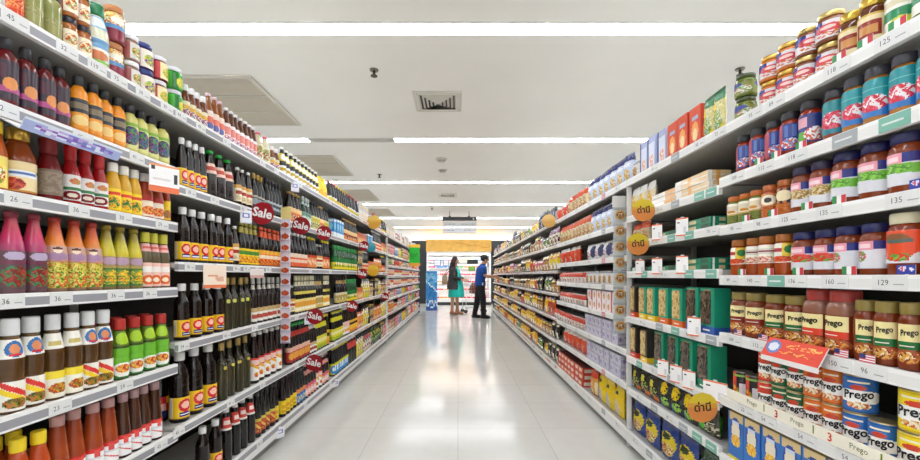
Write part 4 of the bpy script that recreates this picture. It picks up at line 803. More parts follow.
# ---------------------------------------------------------------- room shell
X0, X1, Y0, Y1 = -6.2, 6.2, -3.2, 16.5
mb = MB(); mb.box(X0, X1, Y0, Y1 + .2, -.1, 0, '#fff', 'floor'); structure('floor', mb)
mb = MB(); mb.box(X0, X1, Y0, Y1 + .2, CEIL, CEIL + .1, '#fff', 'ceil'); structure('ceiling', mb)
mb = MB(); mb.box(X0 - .1, X0, Y0, Y1, 0, CEIL, '#fff', 'wallwhite'); structure('wall_left', mb)
mb = MB(); mb.box(X1, X1 + .1, Y0, Y1, 0, CEIL, '#fff', 'wallwhite'); structure('wall_right', mb)
mb = MB(); mb.box(X0, X1, Y0 - .1, Y0, 0, CEIL, '#fff', 'wallwhite'); structure('wall_front', mb)
mb = MB(); mb.box(X0, X1, Y1, Y1 + .1, 0, 2.5, '#fff', 'walldark'); structure('wall_back', mb)
mb = MB(); mb.box(X0, X1, Y1 - .03, Y1 + .1, 2.5, CEIL, '#fff', 'wallwhite'); structure('trim_1', mb)

# ---------------------------------------------------------------- ceiling lights
ROWY = [FPX * (CEIL - CAMH) * (.00404 + .0033 * k) for k in range(-2, 6)]
for k, y in enumerate(ROWY):
    xs = [(-6, 6, 1)] if k != 3 else [(-6, -2.03, 1), (-2.03, -.86, 0), (-.86, 6, 1)]
    o = empty('ceiling_light', (0, y, CEIL))
    w = .079
    where = ['second row behind the viewer', 'row just above the viewer', 'nearest row ahead, widest', 'second row ahead, with an unlit section', 'third row ahead', 'fourth row ahead', 'fifth row ahead', 'row at the end of the aisle'][k]
    tag(o, f'long recessed white ceiling light strip, {where}', 'ceiling light', 'linear ceiling lights')
    mb = MB()
    for a in (-1, 1): mb.box(-6.02, 6.02, a * w - .006, a * w + .006, -.008, -.001, '#e8e6e2', 'paint')
    link('trim_frame', mb.mesh('trim_frame'), o)
    for a, b, on in xs:
        mb = MB(); mb.box(a, b, -w + .006, w - .006, -.005, -.001, '#fff', 'lamp' if on else 'lampoff')
        d = link('diffuser', mb.mesh('diffuser'), o)
        if not on: d['label'] = 'unlit grey section'

# ---------------------------------------------------------------- ceiling fittings
def cpt(px, py, z=CEIL):
    y = FPX * (z - CAMH) / (CY - py)
    return ((px - CX) * y / FPX, y)
def square_vent(px, py, size, label):
    x, y = cpt(px, py)
    o = empty('ceiling_vent', (x, y, CEIL)); tag(o, label, 'ceiling vent')
    mb = MB(); h = size / 2
    for r in range(2):
        a, b = (h - .035 * r, h - .035 * (r + 1) + .012)
        for s in (-1, 1):
            mb.box(-a, a, min(s * a, s * b), max(s * a, s * b), -.012, -.001, '#dedbd2', 'paint')
            mb.box(min(s * a, s * b), max(s * a, s * b), -b, b, -.012, -.001, '#dedbd2', 'paint')
    link('frame', mb.mesh('frame'), o)
    mb = MB(); hh = h - .05; mb.box(-hh, hh, -hh, hh, -.004, -.001, '#3c3a34', 'paint'); link('duct_opening', mb.mesh('duct_opening'), o)
    mb = MB(); n = 5
    for i in range(n):
        r0 = hh * (1 - i / n); z = -.014 - .006 * i; t = .016
        for s in (-1, 1):
            b0 = len(mb.v)
            for (q0, q1, za, zb) in ((r0, r0 - hh / n * .55, z + .014, z),):
                mb.v += [(-q0, s * q0, za), (q0, s * q0, za), (q1, s * q1, zb), (-q1, s * q1, zb)]
                mb.v += [(s * q0, -q0, za), (s * q0, q0, za), (s * q1, q1, zb), (s * q1, -q1, zb)]
            mb.face((b0, b0 + 1, b0 + 2, b0 + 3), '#c9c6bb', 'paint'); mb.face((b0 + 4, b0 + 5, b0 + 6, b0 + 7), '#c9c6bb', 'paint')
    link('louvre_slats', mb.mesh('louvre_slats'), o)
square_vent(438, 101.5, .5, 'square louvred air vent in the ceiling, nearest the middle')
square_vent(447.5, 195, .42, 'small square louvred vent far along the ceiling')
def grille(y0, y1, x0, x1, label):
    o = empty('return_grille', ((x0 + x1) / 2, (y0 + y1) / 2, CEIL)); tag(o, label, 'air grille', 'return air grilles on the left of the ceiling')
    w, d = (x1 - x0) / 2, (y1 - y0) / 2
    mb = MB()
    for s in (-1, 1):
        mb.box(-w, w, s * d - .02, s * d + .02, -.016, -.001, '#d6d0c4', 'paint'); mb.box(s * w - .02, s * w + .02, -d, d, -.016, -.001, '#d6d0c4', 'paint')
    for q in (-d / 3, d / 3): mb.box(-w, w, q - .012, q + .012, -.015, -.001, '#cfc9bc', 'paint')
    link('frame', mb.mesh('frame'), o)
    mb = MB(); mb.box(-w, w, -d, d, -.003, -.001, '#b9ad98', 'paint'); link('filter', mb.mesh('filter'), o)
    mb = MB(); n = 44
    for i in range(n):
        yy = -d + 2 * d * (i + .5) / n
        mb.box(-w, w, yy - .006, yy + .006, -.012, -.005, '#dcd3c2', 'paint')
    link('grille_slats', mb.mesh('grille_slats'), o)
SP = ROWY[1] - ROWY[0]
for k in range(4):
    grille(3.83 + SP * k, 5.06 + SP * k, -3.3, -1.93, f'wide slatted return air grille in the ceiling, {nth(k + 1)} from the near end')
def sprinkler(px, py, label):
    x, y = cpt(px, py, CEIL - .03); o = empty('sprinkler_head', (x, y, CEIL)); tag(o, label, 'sprinkler', 'ceiling sprinklers')
    mb = MB(); lathe(mb, [(.035, -.012), (.04, -.001)], 16, '#8a857c', 'metal'); link('rosette', mb.mesh('rosette'), o)
    mb = MB(); lathe(mb, [(.012, -.05), (.012, -.012)], 10, '#55504a', 'metal'); link('nozzle', mb.mesh('nozzle'), o)
    mb = MB(); lathe(mb, [(.03, -.06), (.03, -.054), (.01, -.05)], 16, '#4a4640', 'metal'); link('deflector', mb.mesh('deflector'), o)
sprinkler(374, 73, 'dark sprinkler head, nearest on the ceiling left of the square vent')
sprinkler(379.5, 176, 'sprinkler head beside the second air grille')
sprinkler(432, 209, 'far tiny sprinkler head, left of the hanging sign')
sprinkler(740, 72, 'sprinkler head above the green relish jars')
def detector(px, py, r, label):
    x, y = cpt(px, py, CEIL - .02); o = empty('smoke_detector', (x, y, CEIL)); tag(o, label, 'smoke detector', 'ceiling smoke detectors')
    mb = MB(); lathe(mb, [(r, -.018), (r, -.001)], 24, '#dcd9d2', 'plastic'); link('base', mb.mesh('base'), o)
    mb = MB(); lathe(mb, [(r * .4, -.05), (r * .62, -.046), (r * .75, -.018)], 24, '#c9c5bc', 'plastic'); link('sensor', mb.mesh('sensor'), o)
detector(441.5, 160, .09, 'round flat smoke detector, the nearer of two on the ceiling')
detector(442.5, 171, .08, 'round smoke detector just beyond the nearer one')

# ---------------------------------------------------------------- hanging aisle sign
Yh = 11.9
def P(px, py, Y): return ((px - CX) * Y / FPX, Y, CAMH + (CY - py) * Y / FPX)
xa, _, zt = P(442.6, 217, Yh); xb, _, zb = P(476.5, 233.5, Yh)
o = empty('hanging_aisle_sign', ((xa + xb) / 2, Yh, zt)); tag(o, 'grey aisle sign with black header hanging from the ceiling', 'sign')
W = (xb - xa) / 2; H = zt - zb
mb = MB(); mb.box(-W, W, -.02, .02, -H * .23, 0, '#2c2c30', 'paint'); hd = link('header_board', mb.mesh('header_board'), o)
mb = MB(); mb.box(.82 * W - .008, .82 * W + .008, -.0225, -.021, -H * .19, -H * .05, '#f2f2f2', 'print'); mb.box(.82 * W - .03, .82 * W + .03, -.0225, -.021, -H * .14, -H * .1, '#f2f2f2', 'print'); link('cross_mark', mb.mesh('cross_mark'), hd)
for i, c in enumerate(('#cfcfcd', '#d3d4da')):
    a, b = -H * (.27 + .37 * i), -H * (.6 + .37 * i)
    mb = MB(); mb.box(-W, W, -.016, .016, b, a, c, 'paint'); mb.box(-W, W, -.018, .018, b - .01, b, '#8b8b90', 'paint'); bd = link('text_board', mb.mesh('text_board'), o)
    mb = MB(); r = random.Random(i); x = -W * .9
    while x < W * .9:
        l = r.uniform(.03, .1)
        if not (-.4 * W < x < .1 * W): mb.box(x, min(x + l, W * .93), -.0178, -.0168, (a + b) / 2 - .012, (a + b) / 2 + .012, '#9a9a9c', 'print')
        x += l + .03
    link('small_lettering', mb.mesh('small_lettering'), bd)
for s in (-.58, .56):
    mb = MB(); mb.box(s * W - .01, s * W + .01, -.01, .01, -.001, CEIL - zt - .001, '#77767a', 'metal'); mb.box(s * W - .03, s * W + .03, -.015, .015, 0, .03, '#3a3a3c', 'metal'); link('hanger', mb.mesh('hanger'), o)

# ---------------------------------------------------------------- chiller on the back wall
Yc = 15.6
cx0, cx1 = P(427, 300, Yc)[0], P(490.5, 300, Yc)[0]
o = empty('display_chiller', ((cx0 + cx1) / 2, Yc, 0)); tag(o, 'brightly lit open display chiller against the back wall', 'chiller')
W = (cx1 - cx0) / 2; D = .8; HT = 2.02
mb = MB(); mb.box(-W, W, D - .04, D, .12, HT, '#f2f1ee', 'paint'); link('back_panel', mb.mesh('back_panel'), o)
for s in (-1, 1):
    mb = MB(); mb.box(s * W - .02, s * W + .02, 0, D, .12, HT, '#e8e8e8', 'paint'); link('side_panel', mb.mesh('side_panel'), o)
mb = MB(); mb.box(-W - .02, W + .02, .03, D, 0, .12, '#2e2d2c', 'paint'); link('kick_plate', mb.mesh('kick_plate'), o)
mb = MB(); mb.box(-W, W, -.02, D, .12, .24, '#e0dfdd', 'paint'); link('tub_front', mb.mesh('tub_front'), o)
mb = MB(); mb.box(-W, W, 0, D, HT - .1, HT, '#f4f3f0', 'paint'); cn = link('canopy', mb.mesh('canopy'), o)
mb = MB(); mb.box(-W + .05, W - .05, .02, .12, HT - .112, HT - .101, '#fff', 'fridgelamp'); link('lamp', mb.mesh('lamp'), cn)
CZ = [.24, .55, .84, 1.12, 1.4, 1.66]
for i, z in enumerate(CZ[1:]):
    mb = MB(); mb.box(-W + .02, W - .02, .15, D - .04, z - .02, z, '#e9e8e6', 'paint'); sh = link('shelf', mb.mesh('shelf'), o)
    mb = MB(); mb.box(-W + .02, W - .02, .135, .15, z - .035, z + .015, '#f2f2f0', 'paint'); link('price_rail', mb.mesh('price_rail'), sh)
    mb = MB(); mb.box(-W + .05, W - .05, .16, .2, z - .032, z - .022, '#fff', 'fridgelamp'); link('lamp', mb.mesh('lamp'), sh)
mb = MB(); mb.box(-W - .03, W + .03, -.05, D, HT + .003, 2.46, '#fff', 'yellowwood'); hb = link('yellow_header_panel', mb.mesh('yellow_header_panel'), o); hb['label'] = 'yellow wood-grain header'
mb = MB()
for i in range(14):
    mb.box(-.1 + i * .09, -.02 + i * .09, -.0525, -.0505, 2.32 - .012 * i + .02 * math.sin(i), 2.34 - .012 * i + .02 * math.sin(i), '#d98a2c', 'print')
link('grain_pattern', mb.mesh('grain_pattern'), hb)
CC = [('#f3c9d2', '#d8405a'), ('#f6f2ee', '#e0566a'), ('#f2a8b4', '#c82c48'), ('#f7f0e8', '#e89a4a'), ('#f4dada', '#d02c3c'), ('#dfe9f4', '#5a8ac8'), ('#d8ead0', '#5aa84a')]
for i, (a, b) in enumerate(CC):
    kind(f'chill{i}', 'chilled_tub' if i % 2 else 'chilled_carton', 'tub' if i % 2 else 'carton', ['pink', 'white', 'rose', 'cream', 'red-topped', 'pale blue', 'pale green'][i] + (' chilled tub' if i % 2 else ' chilled carton'), 'box', .13, .15, d=.12,
         front=[('f', a), ('b', .1, .45, b), ('e', .5, .7, .3, .15, '#ffffff')], top=[('f', a)])
rc = random.Random(11)
for i, z in enumerate(CZ):
    x = -W + .1; n = 0
    while x < W - .1:
        ln = rc.randint(2, 3); q = rc.randrange(5) if i < 4 else rc.choice([5, 6, 1, 3, 6])
        for j in range(ln):
            if x > W - .1: break
            c = uid(('chill', i, q))
            place(f'chill{q}', ((cx0 + cx1) / 2 + x, Yc + .28 if i else Yc + .22, z + .001), 0, 1, f"{V[f'chill{q}']['look']}, {nth(c)} from the left of its kind, {nth(len(CZ) - i)} chiller level down", 'packs in the chiller')
            x += .142
        x += .02
# posters hung on the chiller
def poster(px0, px1, py0, py1, Y, col, inner, name, label):
    x0, _, z1 = P(px0, py0, Y); x1, _, z0 = P(px1, py1, Y)
    o = empty(name, ((x0 + x1) / 2, Y, z0)); tag(o, label, 'poster'); w = (x1 - x0) / 2; h = z1 - z0
    mb = MB(); mb.box(-w, w, 0, .012, 0, h, col, 'card'); link('board', mb.mesh('board'), o)
    mb = MB(); mb.box(-w * .8, w * .8, -.002, -.0005, h * .1, h * .88, inner, 'print'); link('print', mb.mesh('print'), o)
poster(433.5, 441, 259.5, 266, 15.55, '#5a6fa8', '#eef0f6', 'framed_notice', 'blue-framed white notice on the chiller, left of two')
poster(443, 449, 259.5, 266, 15.55, '#7a7aa0', '#f2eef2', 'framed_notice', 'blue-framed white notice on the chiller, right of two')
poster(467, 478, 259.5, 264, 15.55, '#26262a', '#3c3a3c', 'menu_board', 'black menu board on the chiller above the trolley')
poster(468.5, 475, 266.5, 271, 15.55, '#4a8a34', '#7fb04a', 'menu_board', 'small green board under the black menu board')
# blue standee
x, y, _ = P(431.7, 310, 13.3)
o = empty('display_standee', (x, y, 0), .1); tag(o, 'tall blue printed cardboard standee at the far end of the aisle', 'standee')
mb = MB(); N_ = 10; prof = []
des = [('f', '#2a86cc'), ('b', .0, .12, '#1f5fae'), ('ne', .5, .8, .45, .16, ['#2a86cc', '#5ab0e4', '#3f98d8', '#8cc8ea']), ('ne', .5, .45, .45, .22, ['#2a86cc', '#4a9cd8', '#1f6ab4', '#2a86cc']), ('ne', .5, .16, .4, .1, ['#1f5fae', '#d8e6f2', '#3a8ad0']), ('d', .8, .58, .62, '#e6f2f8')]
pr = [(.185, i / 24 * 1.22 + .03) for i in range(25)]
lathe(mb, pr, 26, None, 'card', design=des, rep=1, cap1=False); mb.xform(Matrix.Diagonal((1, .6, 1, 1))); link('printed_sleeve', mb.mesh('printed_sleeve'), o)
mb = MB(); lathe(mb, [(.19, 0), (.19, .03)], 26, '#1c4f96', 'card'); mb.xform(Matrix.Diagonal((1, .6, 1, 1))); link('base', mb.mesh('base'), o)
mb = MB(); lathe(mb, [(.185, 1.25), (.16, 1.27)], 26, '#cfe4f2', 'card'); mb.xform(Matrix.Diagonal((1, .6, 1, 1))); link('top_cap', mb.mesh('top_cap'), o)

# ---------------------------------------------------------------- tags, cards and wobblers on the rails
TAGM = {}; TAGPOS = {}
def price_tag(side, px, lv, num, look='white', w=.07, h=.036, lbl=None):
    y = FPX * EDGE[side] / abs(px - CX); b = bay_of(side, y); z = levels(side, b)[lv]
    if not (LB if side == 'left' else RB)[0] < y: return
    if any(abs(y - q) < (w + v) / 2 + .002 for q, v in TAGPOS.setdefault((side, lv, b), [])): return
    TAGPOS[(side, lv, b)].append((y, w))
    s = -1 if side == 'left' else 1
    base = PI / 2 if side == 'left' else -PI / 2
    if lv == len(levels(side, b)) - 1: z -= .004
    o = empty('shelf_price_tag' if look == 'white' else 'shelf_colour_tag', (s * (EDGE[side] - .0044), y, z + .001), base)
    key = (num, look, w, h)
    if key not in TAGM:
        mb = MB(); c = {'white': '#dededc', 'teal': '#79b3a0', 'grey': '#a3a7aa', 'pink': '#d88a94'}[look]
        mb.box(-w / 2, w / 2, -.0006, .0006, 0, h, c, 'card'); m1 = mb.mesh('card')
        mb = MB()
        if num:
            text_flat(mb, num, h * .55, '#5a5a5e', x=-w * .18, z=h * .5, y=-.0010)
            mb.box(w * .12, w * .4, -.0012, -.0008, h * .36, h * .43, '#a8a8ac', 'print')
        else:
            mb.box(-w * .38, w * .3, -.0012, -.0008, h * .42, h * .56, '#dfe6e2', 'print')
        TAGM[key] = (m1, mb.mesh('lettering'))
    link('card', TAGM[key][0], o); link('lettering', TAGM[key][1], o)
    c = uid(('tag', side, b, lv, look, num))
    cc = '' if c == 1 else f'{nth(c)} '
    what = f'white price tag reading {num}' if num else f'{look} shelf tag'
    tag(o, f'{cc}{what} on the {shelf_words(side, b, lv)} shelf rail, {side} {nth(b + 1)} bay', 'price tag', f'price tags along the {side} shelves')
for px, lv, n in [(14, 0, '45'), (33, 0, '52'), (66, 0, '32'), (84, 0, '33'), (96, 0, '119'), (118, 0, '75'), (142, 0, '39'), (166, 0, '39'),
                  (3, 1, '32'), (82, 1, '45'), (136, 1, '41'), (17, 2, '26'), (78, 2, '36'), (123, 2, '30'), (161, 2, '29'),
                  (9, 3, '36'), (60, 3, '36'), (115, 3, '36'), (149, 3, '36'), (59, 4, '23'), (124, 4, '59'), (160, 5, '45')]:
    price_tag('left', px, lv, n)
for px, lv, n in [(190, 1, '28'), (214, 1, '31'), (243, 1, '42'), (189, 2, '26'), (236, 2, '38'), (246, 2, '39'), (268, 2, '42'), (183, 3, '54'), (226, 3, '65'), (254, 3, '32'),
                  (178, 4, '45'), (230, 4, '49'), (262, 4, '57'), (259, 5, '38'), (180, 0, '44'), (200, 0, '48'), (226, 0, '51'), (262, 0, '36'), (276, 0, '35')]:
    price_tag('left', px, lv, n)
for px, lv, n in [(296, 2, ''), (310, 2, '39'), (330, 2, '42'), (347, 2, '45'), (296, 3, '52'), (318, 3, '55'), (340, 3, '58'), (296, 4, '35'), (313, 4, '38'), (335, 4, '32'), (352, 4, '36'), (300, 0, '48'), (330, 0, '52'), (350, 0, '49'), (300, 1, '29'), (326, 1, '35'), (348, 1, '38'), (305, 5, '27'), (330, 5, '31')]:
    if n: price_tag('left', px, lv, n)
def rtags(lv, lst):
    for px, n in lst:
        if n in ('teal', 'grey', 'pink'): price_tag('right', px, lv, '', n, w=.075)
        else: price_tag('right', px, lv, n, w=.085)
rtags(0, [(893, '125'), (862, 'grey'), (838, '118'), (818, 'grey'), (776, '89'), (755, '95'), (720, '72'), (700, '68'), (676, 'grey'), (655, '64')])
rtags(1, [(896, 'teal'), (872, '112'), (846, 'grey'), (822, '115'), (797, '118'), (780, 'grey'), (766, '112'), (750, 'teal'), (738, '109'), (712, 'teal'), (700, 'teal'), (676, 'grey'), (660, '55'), (640, '62')])
rtags(2, [(905, '135'), (878, '135'), (830, '135'), (812, 'teal'), (790, '125'), (778, 'pink'), (763, '98'), (750, 'grey'), (736, '95'), (712, '75'), (690, 'teal'), (672, 'teal'), (655, '72'), (640, 'teal')])
rtags(3, [(891, '129'), (864, 'grey'), (836, '160'), (814, 'grey'), (797, '136'), (777, 'teal'), (768, 'grey'), (754, '140'), (744, 'pink'), (732, '99'), (712, 'teal'), (690, 'teal'), (664, '78'), (645, 'teal')])
rtags(4, [(872, '96'), (839, '150'), (760, '112'), (747, 'grey'), (735, '109'), (712, 'grey'), (690, '85'), (676, 'teal'), (660, 'grey'), (643, '79')])
rtags(5, [(899, '54'), (852, '54'), (806, '54'), (768, '54'), (747, '22'), (733, '31'), (712, 'teal'), (690, '88'), (672, 'grey'), (655, '92'), (640, 'teal')])
rtags(6, [(712, 'teal'), (698, 'teal'), (684, 'grey'), (670, '59'), (655, 'grey'), (640, '62')])
rtags(7, [(712, '48'), (690, 'pink'), (668, '45'), (650, 'grey'), (636, '52')])
for lv in range(8):
    rtags(lv, [(618, '39'), (604, 'grey' if lv % 2 else 'pink'), (590, '45'), (577, '29'), (566, '35')])

def wobbler(side, px, lv, r, face, rim, word, wcol, tw, cat_label, tilt=0.0, drop=0.0, name='sale_sign', sx=1.0, yaw=0.0, size=.9, grad=None):
    y = FPX * (EDGE[side] - .07) / abs(px - CX); b = bay_of(side, y); z = levels(side, b)[lv] + .02 - drop
    s = -1 if side == 'left' else 1
    o = empty(name, (s * (EDGE[side] - .07), y, z), yaw); tag(o, cat_label, 'sign')
    mb = MB(); n = 32
    b0 = len(mb.v)
    for q in (-.001, .001):
        for i in range(n):
            a = 2 * PI * i / n
            mb.v.append((r * math.cos(a), q, r * math.sin(a)))
    K = 8
    def colr(zz): return lin(grad[0]) if grad and zz > .25 * r else lin(face)
    # disc built of bars so that its upper part can be printed yellow
    mb.v = []; m = 14
    for q in (-.001, .001):
        for j in range(m + 1):
            t = -1 + 2 * j / m; hw = math.sqrt(max(0, 1 - t * t)) * r
            for u in (-1, 1): mb.v.append((u * hw, q, t * r))
    for j in range(m):
        t = (-1 + 2 * (j + .5) / m) * r
        c = face if not grad else (grad[0] if t > .3 * r else (grad[1] if t > 0 else face))
        a = 2 * j; mb.face((a, a + 1, a + 3, a + 2), c, 'print')
        a += 2 * (m + 1); mb.face((a + 1, a, a + 2, a + 3), face, 'print')
    d = link('disc', mb.mesh('disc'), o)
    mb = MB(); text_flat(mb, word, r * size, wcol, y=-.0022, bold=.03, rot=tilt, sx=sx); link('lettering', mb.mesh('lettering'), d)
    mb = MB(); mb.box(min(0, s * .072), max(0, s * .072), .0012, .0022, -.012, .012, '#e8e8e8', 'plastic'); link('arm', mb.mesh('arm'), o)
RED = '#9c1c26'
for i, (px, lv, r, lab) in enumerate([(262.5, 1, .064, 'round red Sale sign on the left rail before the hanging strip'), (301, 1, .062, 'round red Sale sign just past the hanging strip, upper rail'), (324, 1, .06, 'round red Sale sign over the blue cartons, upper rail'),
        (364, 1, .058, 'far red Sale sign beside the blue round sign'), (362, 2, .058, 'red Sale sign beside the yellow wobbler, third rail'), (314, 4, .064, 'low red Sale sign above the pink-label bottles'), (315, 3, .062, 'red Sale sign above the lime-yellow label bottles'), (352, 3, .06, 'red Sale sign far along the fourth rail'), (385, 3, .06, 'small red Sale sign at the start of the noodle shelves')]):
    wobbler('left', px, lv, r, RED, RED, 'Sale', '#f4eef0', .1, lab, tilt=-.22, size=1.08, drop=.012)
def swob(px, lv, lab, side='right', r=.062, word='ด่านี', drop=.03):
    wobbler(side, px, lv, r, '#d88742', '#d88742', word, '#4a3820', .1, lab, name='round_wobbler_sign', grad=('#d8c034', '#d89c3c'), size=.72, tilt=.08, drop=drop)
swob(643.5, 1, 'round orange wobbler sign below the yellow pasta pouches', drop=.0)
swob(638, 2, 'round orange wobbler sign with dark lettering on the third shelf rail', drop=.012)
swob(702.5, 5, 'large-looking round orange wobbler sign among the low pasta pouches', drop=.02)
wobbler('right', 549, 0, .075, '#d8a85a', '', '', '#fff', .1, 'round tan wobbler sign on the right top shelf', name='round_wobbler_sign', grad=('#e3c078', '#deb468'), drop=-.02)
wobbler('left', 371, 1, .06, '#2f9ab0', '', '', '#fff', .1, 'round blue-green wobbler sign beside a Sale sign', name='round_wobbler_sign', grad=('#4ab0c0', '#3aa4b6'))
wobbler('left', 373, 2, .075, '#e2b22c', '', '', '#fff', .1, 'round yellow wobbler sign on the third rail', name='round_wobbler_sign', grad=('#f0cc4a', '#e8be38'), drop=-.03)
wobbler('left', 374, 0, .09, '#e0a83a', '', '', '#fff', .1, 'round yellow wobbler sign on the left top shelf', name='round_wobbler_sign', grad=('#ecc860', '#e6b848'), drop=-.03)
# green round basket-shaped sign over the noodles
yg = 9.6; x, _, z = P(412.5, 262, yg)
x = -(FL - .15)
o = empty('green_shelf_sign', (x, yg, CAMH + (CY - 263) * yg / FPX)); tag(o, 'bright green rectangular sign jutting from the left noodle shelves', 'sign')
mb = MB(); mb.box(-.12, .12, -.004, .004, 0, .36, '#27c23a', 'print'); bd = link('board', mb.mesh('board'), o)
mb = MB(); mb.box(-.13, .13, -.004, .004, .361, .43, '#f0c23a', 'print'); mb.box(-.13, .13, -.004, .004, -.07, -.001, '#f0a83a', 'print'); link('yellow_border', mb.mesh('yellow_border'), o)
mb = MB(); text_flat(mb, 'ถูก', .16, '#1c7a2c', z=.18, y=-.006); link('lettering', mb.mesh('lettering'), bd)
# promotional cards hanging at the shelf edge
def promo(side, px, lv, w, h, z0, out, label, design, name='shelf_edge_card', yaw=0.0, dy=0.0, tilt=0.0, txt=None):
    y = FPX * (EDGE[side] - out) / abs(px - CX); b = bay_of(side, y); z = levels(side, b)[lv] + z0
    s = -1 if side == 'left' else 1
    o = empty(name, (s * (EDGE[side] - out), y, z), yaw); tag(o, label, 'card', 'shelf edge promotion cards')
    o.rotation_euler = (tilt, 0, yaw)
    mb = MB(); grid_box(mb, w, .0025, h, design, [('f', '#eee')], [('f', '#eee')], 'card', 16, 14); bd = link('card', mb.mesh('card'), o)
    mb = MB(); mb.box(-.008, .008, .0014, .0035, h * .3, h + .006, '#d8d8dc', 'plastic'); link('clip', mb.mesh('clip'), o)
    if txt:
        mb = MB(); text_flat(mb, txt, h * .3, '#3a3a40', z=h * .55, y=-.0022); link('lettering', mb.mesh('lettering'), bd)
ORC = [('f', '#f2f0ef'), ('b', 0, .24, '#e8764a'), ('r', .06, .2, .78, .92, '#33333c'), ('r', .84, .92, .35, .7, '#33333c'), ('r', .1, .7, .45, .5, '#d9d4d2'), ('b', .95, 1, '#ea9a6c')]
promo('left', 164.5, 1, .105, .105, -.085, .03, 'white and orange promotion card at the end of the first bay', ORC, yaw=PI / 2 - .5)
promo('left', 215, 2, .10, .105, -.075, .045, 'cream and orange promotion card below the yellow-label soy bottles', [('f', '#f0dcc8'), ('b', 0, .14, '#e0764a'), ('r', .2, .6, .5, .6, '#e09a7a'), ('ne', .7, .4, .2, .12, ['#e8b49a', '#d8a48a'])], yaw=PI / 2 - .6)
promo('left', 257, 2, .07, .05, -.03, .05, 'pale leaflet sticking out below the orange-necked bottles', [('f', '#ece2dc'), ('b', 0, .3, '#d8a8a0')], yaw=.3, name='shelf_leaflet')
for i, (px, lv, l) in enumerate([(250, 1, 'beside the first Sale sign'), (319, 4, 'beside the low Sale sign'), (299, 0, 'on the top rail'), (284, 5, 'hanging from the lowest rail near the strip'), (340, 5, 'far along the lowest rail'), (312, 3, 'beside the fourth-rail Sale sign')]):
    promo('left', px - 4, lv, .06, .07, -.055, .01, f'small white and blue price card {l}', [('f', '#ecebf2'), ('r', .2, .8, .4, .8, '#6a72b8'), ('r', .3, .7, .5, .7, '#ecebf2'), ('b', 0, .1, '#c8c8d8')], yaw=PI / 2 - .7, name='shelf_price_card')
# purple flyer lying on the rail of the first bay
y = FPX * FL / (CX - 62)
o = empty('shelf_flyer', (-(FL - .055), y - .02, 1.472), PI / 2); o.rotation_euler = (.5, 0, PI / 2)
tag(o, 'blue and purple flyer jutting from the rail under the dark red sauces', 'flyer')
mb = MB(); grid_box(mb, .3, .002, .034, [('f', '#a8b4e0'), ('ne', .5, .5, .4, .4, ['#7a86d0', '#c0a8e0', '#8a5ac0', '#dfe6f4']), ('b', .85, 1, '#dfe8f4')], [('f', '#ccd')], [('f', '#ccd')], 'card', 20, 6); link('sheet', mb.mesh('sheet'), o)
mb = MB(); mb.box(-.15, .15, .002, .056, -.001, .001, '#d9d9dc', 'card'); link('back_flap', mb.mesh('back_flap'), o)
# white cards standing on the second bay of the right side
WC = [('f', '#f4f2f1'), ('b', .92, 1, '#e8703a'), ('b', 0, .06, '#e8703a'), ('r', .1, .3, .7, .82, '#33343c'), ('r', .6, .85, .15, .5, '#d9d8da')]
for px, lv, l in [(657, 2, 'first'), (682, 2, 'second'), (657, 3, 'first'), (682, 3, 'second'), (640, 3, 'third'), (694, 4, 'only'), (676, 5, 'second'), (663, 5, 'third'), (689, 5, 'first'), (715, 5, 'nearest')]:
    promo('right', px, lv, .062 if px != 715 else .1, .085, .02, .012, f'white orange-edged price card, {l} of the {ORD[lv + 1]} shelf, right second bay', WC, yaw=-PI / 2 + .45, name='shelf_price_card')
# small flag cards on the rails of the jar bay
def flag(px, lv, cols, look, side='right'):
    y = FPX * FR / (px - CX); b = bay_of(side, y); z = levels(side, b)[lv] + LIP + .0045
    o = empty('shelf_flag_card', (FR + .003, y, z), -PI / 2); c = uid(('flag', lv, look))
    tag(o, f'{nth(c)} small {look} flag card on the {ORD[lv + 1]} shelf rail, right first bay', 'flag card', 'small flags on the jar shelves')
    mb = MB(); des = [('f', cols[1]), ('r', 0, .34, 0, 1, cols[0]), ('r', .67, 1, 0, 1, cols[2])]
    if look == 'striped': des = [('f', '#f0ecec')] + [('b', i / 7, (i + 1) / 7, '#c83a4c') for i in range(0, 7, 2)] + [('r', 0, .45, .42, 1, '#2c3570')]
    if look == 'blue': des = [('f', '#2a3a9c'), ('ne', .3, .6, .24, .3, ['#d8d8ea', '#c8405a', '#2a3a9c']), ('ne', .75, .5, .15, .2, ['#e8e8f4', '#2a3a9c'])]
    grid_box(mb, .042, .001, .022, des, [('f', '#ddd')], [('f', '#ddd')], 'card', 12, 7); link('card', mb.mesh('card'), o)
    mb = MB(); mb.box(-.004, .004, .0007, .002, -.002, .02, '#ccc', 'plastic'); link('clip', mb.mesh('clip'), o)
IT = ('#2f8a4a', '#f0efec', '#c8303a')
for px, lv in [(848, 3), (838, 2), (806, 2), (797, 3), (768, 3), (741, 3), (772, 2), (745, 2), (800, 1), (758, 1), (775, 1), (864, 0), (838, 0), (896, 0)]: flag(px, lv, IT, 'Italian tricolour')
for px, lv in [(905, 3), (918, 2)]: flag(px, lv, IT, 'blue')
for px, lv in [(840, 4), (866, 4), (762, 4), (737, 4)]: flag(px, lv, IT, 'striped')
